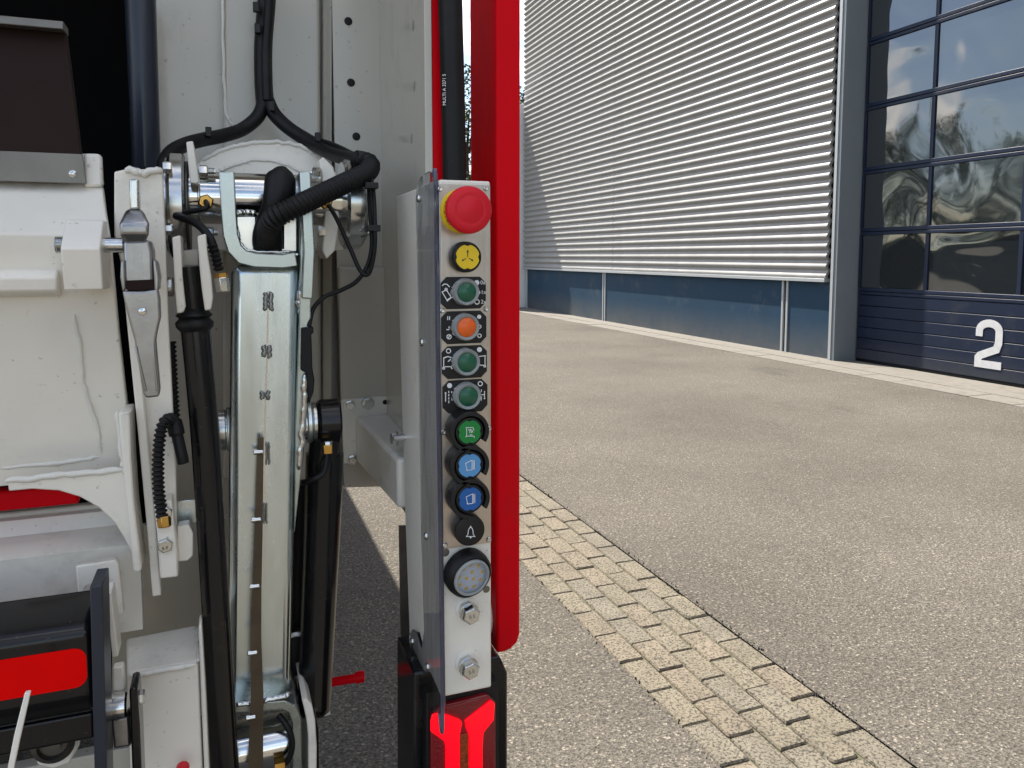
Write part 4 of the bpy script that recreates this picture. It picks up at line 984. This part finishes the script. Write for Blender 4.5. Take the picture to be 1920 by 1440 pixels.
hose('feed_hose', [(398, 460, .95), (404, 480, .948), (411, 508, .947)], 7.5, ridged=True, parent=HAR)
o = V(414, 512, .945); part(MB().hexhead(o, (0.15, 0, -1), .0075, .008), 'hose_fitting', BRASS, HAR)
o = V(415, 520, .945); part(MB().hexhead(o, (0.1, 0, -1), .0085, .017), 'elbow', ZINC, HAR, bev=.001)

# ------------------------------------------------------------------ slim black strut with its clevis
GS = MB().tube([V(366, 606, .945), V(385, 820, .94), V(404, 1130, .93), V(424, 1470, .92)], lambda u: (24 - 1 * u) * px2m(.94), 28).build('strut', BLACKP, TR, label='long slim black strut leaning beside the lifting arm')
MB().tube([V(354, 500, .945), V(359, 540, .945), V(363, 580, .945), V(364, 600, .945)], lambda u: (20 - 2 * u) * px2m(.945), 20).build('rod_eye', BLACKP, GS, ang=60)
MB().lathe([(20 * px2m(.945), -.012), (30 * px2m(.945), -.004), (31 * px2m(.945), .001), (24 * px2m(.945), .006), (30 * px2m(.945), .009), (19 * px2m(.945), .017)], V(365, 606, .945), V(363, 560, .945) - V(366, 620, .945), 28).build('dust_collar', BLACK, GS, ang=60)
plate('clevis', [(323, 445), (338, 441), (342, 520), (348, 575), (344, 586), (332, 588), (328, 540)], .925, .06, WHITE, GS, .0016)
plate('clevis', [(370, 443), (386, 438), (388, 470), (396, 520), (399, 560), (396, 580), (384, 583), (378, 540), (374, 500)], .925, .06, WHITE, GS, .0016)
part(MB().cyl(V(313, 538, .96), V(326, 538, .96), .011, n=20, ch=.002), 'pin_head', ZINC, GS)
plate('clevis_web', [(338, 470), (374, 466), (374, 500), (340, 500)], .985, .02, WHITE2, GS, .002)

# ------------------------------------------------------------------ toggle latch on its white side plate
plate('latch_plate', [(214, 322), (232, 318), (304, 316), (309, 420), (314, 560), (322, 720), (330, 880), (332, 1040), (330, 1082), (290, 1084), (276, 900), (262, 760), (242, 600), (228, 500), (214, 440)], .935, .012, WHITE, TR, .0016, label='tall white side plate behind the latch')
part(MB().ribbon([V(x, y, .921) for x, y in ((238, 520), (252, 660), (268, 820), (283, 980), (294, 1118))], 14 * px2m(.92), (0, .014, 0)), 'side_bar', WHITE, bev=.0015, label='narrow bright bar along the side plate')
bd = MB(); wob(bd, [V(234, 318, .934), V(270, 326, .933), V(304, 318, .934)], .005, .5); part(bd, 'weld_bead', WELD, ang=70)
BLK = MB()
q = [V(118, 411, .86), V(190, 411, .86), V(194, 465, .845), V(204, 540, .86), V(131, 545, .86), V(120, 466, .845)]
o0 = V(118, 411, .88); 
z0, z1, z2 = zat(411, .86, 160), zat(466, .845, 160), zat(543, .86, 160); xa, xb = xat(119, .86, 450), xat(192, .86, 450)
BLK.prism([(xa, .875, z0), (xa, .842, z1), (xa, .850, z2), (xa, .90, z2), (xa, .90, z0)], (xb - xa, 0, 0))
part(BLK, 'latch_block', WHITE, bev=.0015, label='white block the latch hooks through')
rod = MB(); a = V(104, 459, .87); b_ = V(235, 456, .87); b_.z = a.z
rod.cyl(a, b_, 12.5 * px2m(.87), n=24, ch=.002)
for i in range(9): rod.lathe([(12.5 * px2m(.87), 0), (14 * px2m(.87), .0006), (12.5 * px2m(.87), .0013)], a + Vector((.0015 * i, 0, 0)), (1, 0, 0), 20, cap=False)
part(rod, 'threaded_rod', ZINC)
LA = MB().prism([V(x, y, .842) for x, y in ((231, 452), (280, 450), (286, 470), (288, 530), (284, 545), (236, 546), (232, 520))], (0, .035, 0)).build('toggle_latch', CAST, TR, .003, 3, label='cast metal toggle latch with a long handle')
def lp(name, poly, Y, t, m_, bev=.003, seg=3): return MB().prism([V(x, y, Y) for x, y in poly], (0, t, 0)).build(name, m_, LA, bev, seg)
lp('stem', [(242, 336), (260, 335), (261, 392), (242, 393)], .85, .018, ZINC, .002)
kn = MB(); ring = lambda s, y, Y0, Y1: [V(252 - s, y, Y0), V(252 + s, y, Y0), V(252 + s, y, Y1), V(252 - s, y, Y1)]
lv_ = [ring(14, 392, .852, .878), ring(20, 402, .842, .882), ring(28, 420, .832, .885), ring(27, 440, .832, .885), ring(20, 455, .842, .882)]
vs = [p for r_ in lv_ for p in r_]; fs = [(4 * i + j, 4 * i + (j + 1) % 4, 4 * i + 4 + (j + 1) % 4, 4 * i + 4 + j) for i in range(4) for j in range(4)] + [(0, 1, 2, 3), (16, 17, 18, 19)]
kn.add(vs, fs).build('knob', CAST, LA, .003, 3)
lp('hinge_ear', [(226, 492), (233, 486), (236, 540), (230, 548), (225, 520)], .84, .03, CAST)
lp('hinge_ear', [(287, 486), (294, 492), (299, 520), (297, 545), (289, 545)], .84, .03, CAST)
hd = [(229, 545), (236, 546), (268, 546), (296, 542), (300, 560), (301, 595), (294, 625), (292, 640), (300, 730), (298, 744), (274, 747), (268, 738), (252, 640), (244, 610), (236, 580)]
lp('handle', hd, .838, .012, CAST, .004, 4)
lp('handle_rib', [(252, 650), (257, 650), (276, 733), (271, 735)], .8365, .004, CAST, .0015, 2); lp('handle_rib', [(285, 645), (289, 645), (297, 733), (292, 734)], .8365, .004, CAST, .0015, 2)
lp('hinge_gap', [(237, 526), (288, 524), (290, 543), (238, 545)], .8405, .004, BROWN, .0005, 1)
text_mesh('52/00', .0115, V(258, 493, .8417), (.05, 0, -1), (1, 0, .05), .0005).build('cast_lettering', CAST, LA)
el = MB(); el.ribbon([V(265 + 12 * math.cos(2 * math.pi * i / 24), 562 + 7 * math.sin(2 * math.pi * i / 24), .8375) for i in range(24)], .0007, (0, .0006, 0), True)
el.ribbon([V(260, 562, .8375), V(270, 562, .8375)], .0007, (0, .0006, 0)); el.ribbon([V(264, 558, .8374), V(266, 566, .8374)], .0007, (0, .0006, 0)); el.build('cast_emblem', CAST, LA)
MB().lathe([(.004, 0), (.0035, .001), (.0001, .0018)], V(267, 584, .838), (0, -1, 0), 16, cap=False).build('rivet', CHROME, LA)

# ------------------------------------------------------------------ tipping plate on the left
def loft(levels, t, name, m_, bev, label=None, xl=XL):
    """levels: (px right edge, py there, Y); runs to the left end of the truck at constant height"""
    vs = []
    for (x, y, Y) in levels:
        p = V(x, y, Y); vs += [Vector((xl, Y, p.z)), p, p + Vector((0, t, 0)), Vector((xl, Y + t, p.z))]
    n = len(levels)
    fs = [(4 * i + j, 4 * i + (j + 1) % 4, 4 * i + 4 + (j + 1) % 4, 4 * i + 4 + j) for i in range(n - 1) for j in range(4)] + [(0, 1, 2, 3), tuple(4 * (n - 1) + j for j in (3, 2, 1, 0))]
    return part(MB().add(vs, fs), name, m_, bev=bev, seg=3, label=label, ang=30)
TPL = loft([(188, 289, .985), (190, 345, .975), (193, 358, .965), (198, 400, .925), (204, 440, .898), (208, 470, .900), (222, 620, .925), (238, 760, .95), (252, 890, .965)], .014, 'tipping_plate', WHITE, .002, 'slanted white tipping plate of the bin lift')
part(MB().prism([V(157, 287, .97), V(186, 288, .97), V(190, 294, .97), V(193, 350, .965), V(157, 350, .965)], (0, .012, 0)), 'plate_corner', WHITE, bev=.003)
# half round rib
zr = zat(530, .90, 80); xe = xat(110, .90, 530)
rb = MB().prism([(XL, .925, zat(503, .90, 80)), (XL, .900, zat(506, .90, 80)), (XL, .888, zat(520, .90, 80)), (XL, .890, zat(545, .90, 80)), (XL, .905, zat(556, .90, 80)), (XL, .94, zat(556, .90, 80))], (xe - XL, 0, 0))
part(rb, 'stiffening_rib', WHITE, bev=.002)
bd = MB(); wob(bd, [V(138, 590, .919), V(150, 650, .929), V(157, 720, .942), V(182, 800, .953), V(190, 855, .962)], .0028, .5); part(bd, 'weld_bead', WELD, ang=70); bd = MB(); wob(bd, [V(192, 856, .962), V(110, 868, .962), V(-60, 880, .964)], .0036, .5); part(bd, 'weld_bead', WELD, ang=70)
# dark plate above with a grey strip
dp = MB().add([(XL, 1.02, V(60, 58, 1.02).z), V(124, 60, 1.02), V(152, 292, .965), (XL, .965, V(60, 292, .965).z)], [(0, 1, 2, 3)])
b = MB(); f_ = [Vector((XL, 1.02, V(124, 62, 1.02).z)), V(124, 62, 1.02), V(152, 290, .962), Vector((XL, .962, V(152, 290, .962).z))]
DPL = part(b.prism(f_, (0, .012, 0)), 'rubber_apron', BROWN, bev=.001, label='dark brown apron plate above the tipping plate')
part(MB().box(XL, xat(124, 1.02, 58), 1.005, 1.035, V(124, 62, 1.02).z, V(124, 62, 1.02).z + .009), 'top_edge', STRIP, DPL, bev=.001)
f_ = [Vector((XL, .958, V(154, 289, .958).z)), V(154, 289, .958), V(162, 344, .958), Vector((XL, .958, V(162, 344, .958).z))]
part(MB().prism(f_, (0, .004, 0)), 'clamp_strip', STRIP, DPL, bev=.0005)
part(MB().lathe([(.0042, 0), (.004, .001), (.0022, .0022), (.0001, .0022)], V(137, 326, .958), (0, -1, 0), 18, cap=False), 'screw', ZINC, DPL)
# gusset with its arc and the flange
gx = [(14, 900), (236, 880), (262, 1060), (240, 1022), (215, 980), (185, 952), (150, 932), (110, 920), (60, 917), (16, 921)]
plate('gusset', gx, .915, .010, WHITE, TR, .0015, label='white gusset with a concave lower edge')
bd = MB(); wob(bd, [V(10, 903, .915), V(120, 890, .915), V(236, 880, .915)], .0045, .4); part(bd, 'weld_bead', WELD, ang=70); bd = MB(); wob(bd, [V(220, 772, .92), V(228, 850, .915), V(234, 890, .914)], .0035, .4); part(bd, 'weld_bead', WELD, ang=70)
plate('gusset_flange', [(222, 774), (243, 772), (246, 860), (252, 950), (266, 1065), (262, 1074), (250, 1072), (240, 960), (228, 850)], .900, .05, WHITE, TR, .002)
zt_ = zat(912, 1.02, 60) - .05; zb_ = zat(949, 1.02, 60)
part(MB().box(XL, xat(150, 1.02, 930), 1.01, 1.03, zb_, zt_ + .05), 'red_rail', REDP, bev=.003)
# cross beam below
loft([(226, 955, 1.03), (224, 985, 1.02), (230, 1000, .985), (262, 1020, .965), (268, 1180, .975)], .02, 'cross_beam', WHITE, .003, 'white cross beam under the tipping plate')
loft([(205, 942, 1.045), (215, 985, 1.04)], .012, 'rear_sheet', WHITE2, .002)
plate('lower_back_panel', [(210, 990), (548, 960), (548, 1330), (400, 1340), (210, 1360)], 1.18, .012, WHITE2, TR, .001)
# half round bracket
plate('bearing_plate', [(142, 1062), (216, 1050), (222, 1058), (232, 1150), (205, 1165), (206, 1130), (196, 1105), (180, 1094), (160, 1100), (150, 1130), (146, 1110)], .925, .012, WHITE, TR, .0015)
# bolted block on the side plate
bk = plate('bolted_block', [(288, 942), (322, 938), (332, 1040), (334, 1082), (300, 1086), (294, 1000)], .905, .028, WHITE, TR, .002)
for x, y, r in ((310, 1021, 13), (310, 960, 12)):
    o = V(x, y, .905); k = px2m(.905); MB().hexhead(o, (0, -1, 0), r * k, .006).build('bolt', ZINC, bk, .0004)
    text_mesh('8.8', .0055, o + Vector((0, -.0062, -.002)), (.95, 0, .2), (-.2, 0, .95), .0001).build('stamp', STEEL_D, bk)
plate('cam_plate', [(332, 988), (354, 984), (362, 1000), (362, 1042), (352, 1052), (334, 1054)], .93, .02, WHITE, TR, .0016)
plate('zinc_bracket', [(326, 940), (368, 936), (370, 980), (330, 984)], .96, .004, GALV, TR)
k = .94
CHN = hose('corrugated_hose', [(322, 640, .955), (326, 720, .95), (330, 790, .945)], 6, ridged=True, label='narrow corrugated hose down the side plate')
hose('corrugated_loop', [(328, 795, .93), (318, 785, .915), (304, 800, .905), (297, 850, .90), (297, 910, .90), (302, 955, .90), (307, 980, .902)], 8.5, ridged=True, label='corrugated hose looping to a brass fitting')
part(MB().tube([V(326, 790, .925), V(332, 815, .92), V(340, 850, .915), V(344, 868, .915)], lambda u: (13 if u < .35 else 9.5) * px2m(.92), 16), 'rubber_elbow', BLACK, ang=60)
part(MB().hexhead(V(307, 968, .900), (.05, -.2, -1), .0072, .012), 'hose_fitting', BRASS, bev=.0005)

# ------------------------------------------------------------------ black bar with the red reflector tape
BY = .80
zt1, zt2, zt3, zt4 = zat(1118, BY + .05, 100), zat(1195, BY, 100), zat(1325, BY, 100), zat(1345, BY + .02, 100)
xe = xat(170, BY, 1220)
bar = MB().prism([(XL, BY + .06, zt1), (XL, BY + .012, zt1 - .012), (XL, BY, zt2), (XL, BY, zt3), (XL, BY + .02, zt4), (XL, BY + .06, zt4)], (xe - XL, 0, 0))
BAR = part(bar, 'lift_bar', BLACKP, bev=.006, seg=4, label='black lift bar with a red reflector strip')
plate('end_plate', [(168, 1100), (192, 1097), (197, 1300), (203, 1560), (180, 1560), (172, 1250)], BY - .004, .045, NAVYE, BAR, .0012)
tz0, tz1_ = V(150, 1214, BY).z, V(155, 1287, BY).z; tx = xat(163, BY, 1250)
rp_ = []
rad = .011
for cx_, cz_, a0 in ((tx - rad, tz0 - rad, 90), (tx - rad, tz1_ + rad, 0)):
    for i in range(7):
        a = R(a0 - 15 * i); rp_.append((cx_ + rad * math.cos(a), BY - .0006, cz_ + rad * math.sin(a)))
MB().prism([(-.75, BY - .0006, tz0)] + rp_ + [(-.75, BY - .0006, tz1_)], (0, .0005, 0)).build('reflector_tape', REFL, BAR)
loft([(176, 1335, .835), (178, 1385, .835)], .03, 'lower_rail', BLACKP, .003)
plate('boss_plate', [(62, 1392), (80, 1372), (150, 1362), (148, 1400), (130, 1432), (100, 1442), (70, 1436)], .87, .01, WHITE, TR, .002)
part(MB().lathe([(.020, 0), (.020, .008), (.014, .012), (.013, .006), (.008, .006), (.0078, .013), (.0001, .0135)], V(102, 1388, .87), (0, -1, 0), 28, cap=False), 'boss_nut', STEEL_D)
part(MB().prism([V(46, 1300, .74), V(57, 1299, .74), V(36, 1392, .73), V(20, 1470, .72), V(8, 1470, .72), (V(26, 1380, .73))], (0, .005, 0)), 'thin_lever', WHITE, bev=.0008)
loft([(250, 1400, 1.0), (256, 1600, 1.0)], .02, 'lower_skirt', WHITE2, .002)
# white box bracket with roller
bx = MB()
ft = [V(238, 1262, .905), V(372, 1240, .905), V(386, 1600, .905), V(250, 1600, .905)]
bk_ = [V(236, 1196, .985), V(370, 1170, .985), V(386, 1560, .985), V(250, 1560, .985)]
bx.hexa([ft[3], ft[2], bk_[2], bk_[3], ft[0], ft[1], bk_[1], bk_[0]])
WB = part(bx, 'box_bracket', WHITE, bev=.004, seg=3, label='white welded box bracket')
bd = MB(); wob(bd, [V(244, 1268, .903), V(300, 1258, .903), V(368, 1245, .903)], .0042, .4); bd.build('weld_bead', WELD, WB, ang=70); bd = MB(); wob(bd, [V(372, 1240, .904), V(370, 1205, .945), V(369, 1175, .984)], .003, .4); bd.build('weld_bead', WELD, WB, ang=70)
plate('side_lip', [(372, 1175), (378, 1172), (386, 1300), (398, 1560), (388, 1560), (377, 1300)], .90, .03, WHITE, WB, .002)
part(MB().cyl((xat(199, .85, 1322), .85, zat(1324, .85, 220)), (xat(240, .85, 1322), .85, zat(1324, .85, 220)), 23 * px2m(.85), n=32, ch=.002), 'roller', CHROME, label='small polished roller')
plate('roller_link', [(206, 1348), (242, 1342), (247, 1400), (212, 1406)], .84, .02, CAST, TR, .003)
plate('roller_plate', [(242, 1294), (250, 1290), (257, 1292), (262, 1360), (270, 1560), (252, 1560), (246, 1400)], .83, .035, BLACKP, TR, .002)
xb = V(258, 1308, .85); part(MB().hexhead(xb, (1, 0, 0), .0075, .007).lathe([(.009, 0), (.009, .0015)], xb, (1, 0, 0), 18), 'bolt', ZINC)
plate('lug', [(211, 1253), (231, 1249), (234, 1292), (228, 1297), (212, 1297)], .86, .012, WHITE, TR, .0016)
part(MB().ribbon([V(x, y, .88) for x, y in ((203, 1112), (207, 1150), (212, 1190), (216, 1232))], 9 * px2m(.88), (0, .03, 0)), 'curved_strip', WHITE, bev=.001)
part(MB().lathe([(.007, 0), (.007, .008), (.004, .011)], V(343, 1438, .89), (0, -1, 0), 18), 'red_cap', REDD)
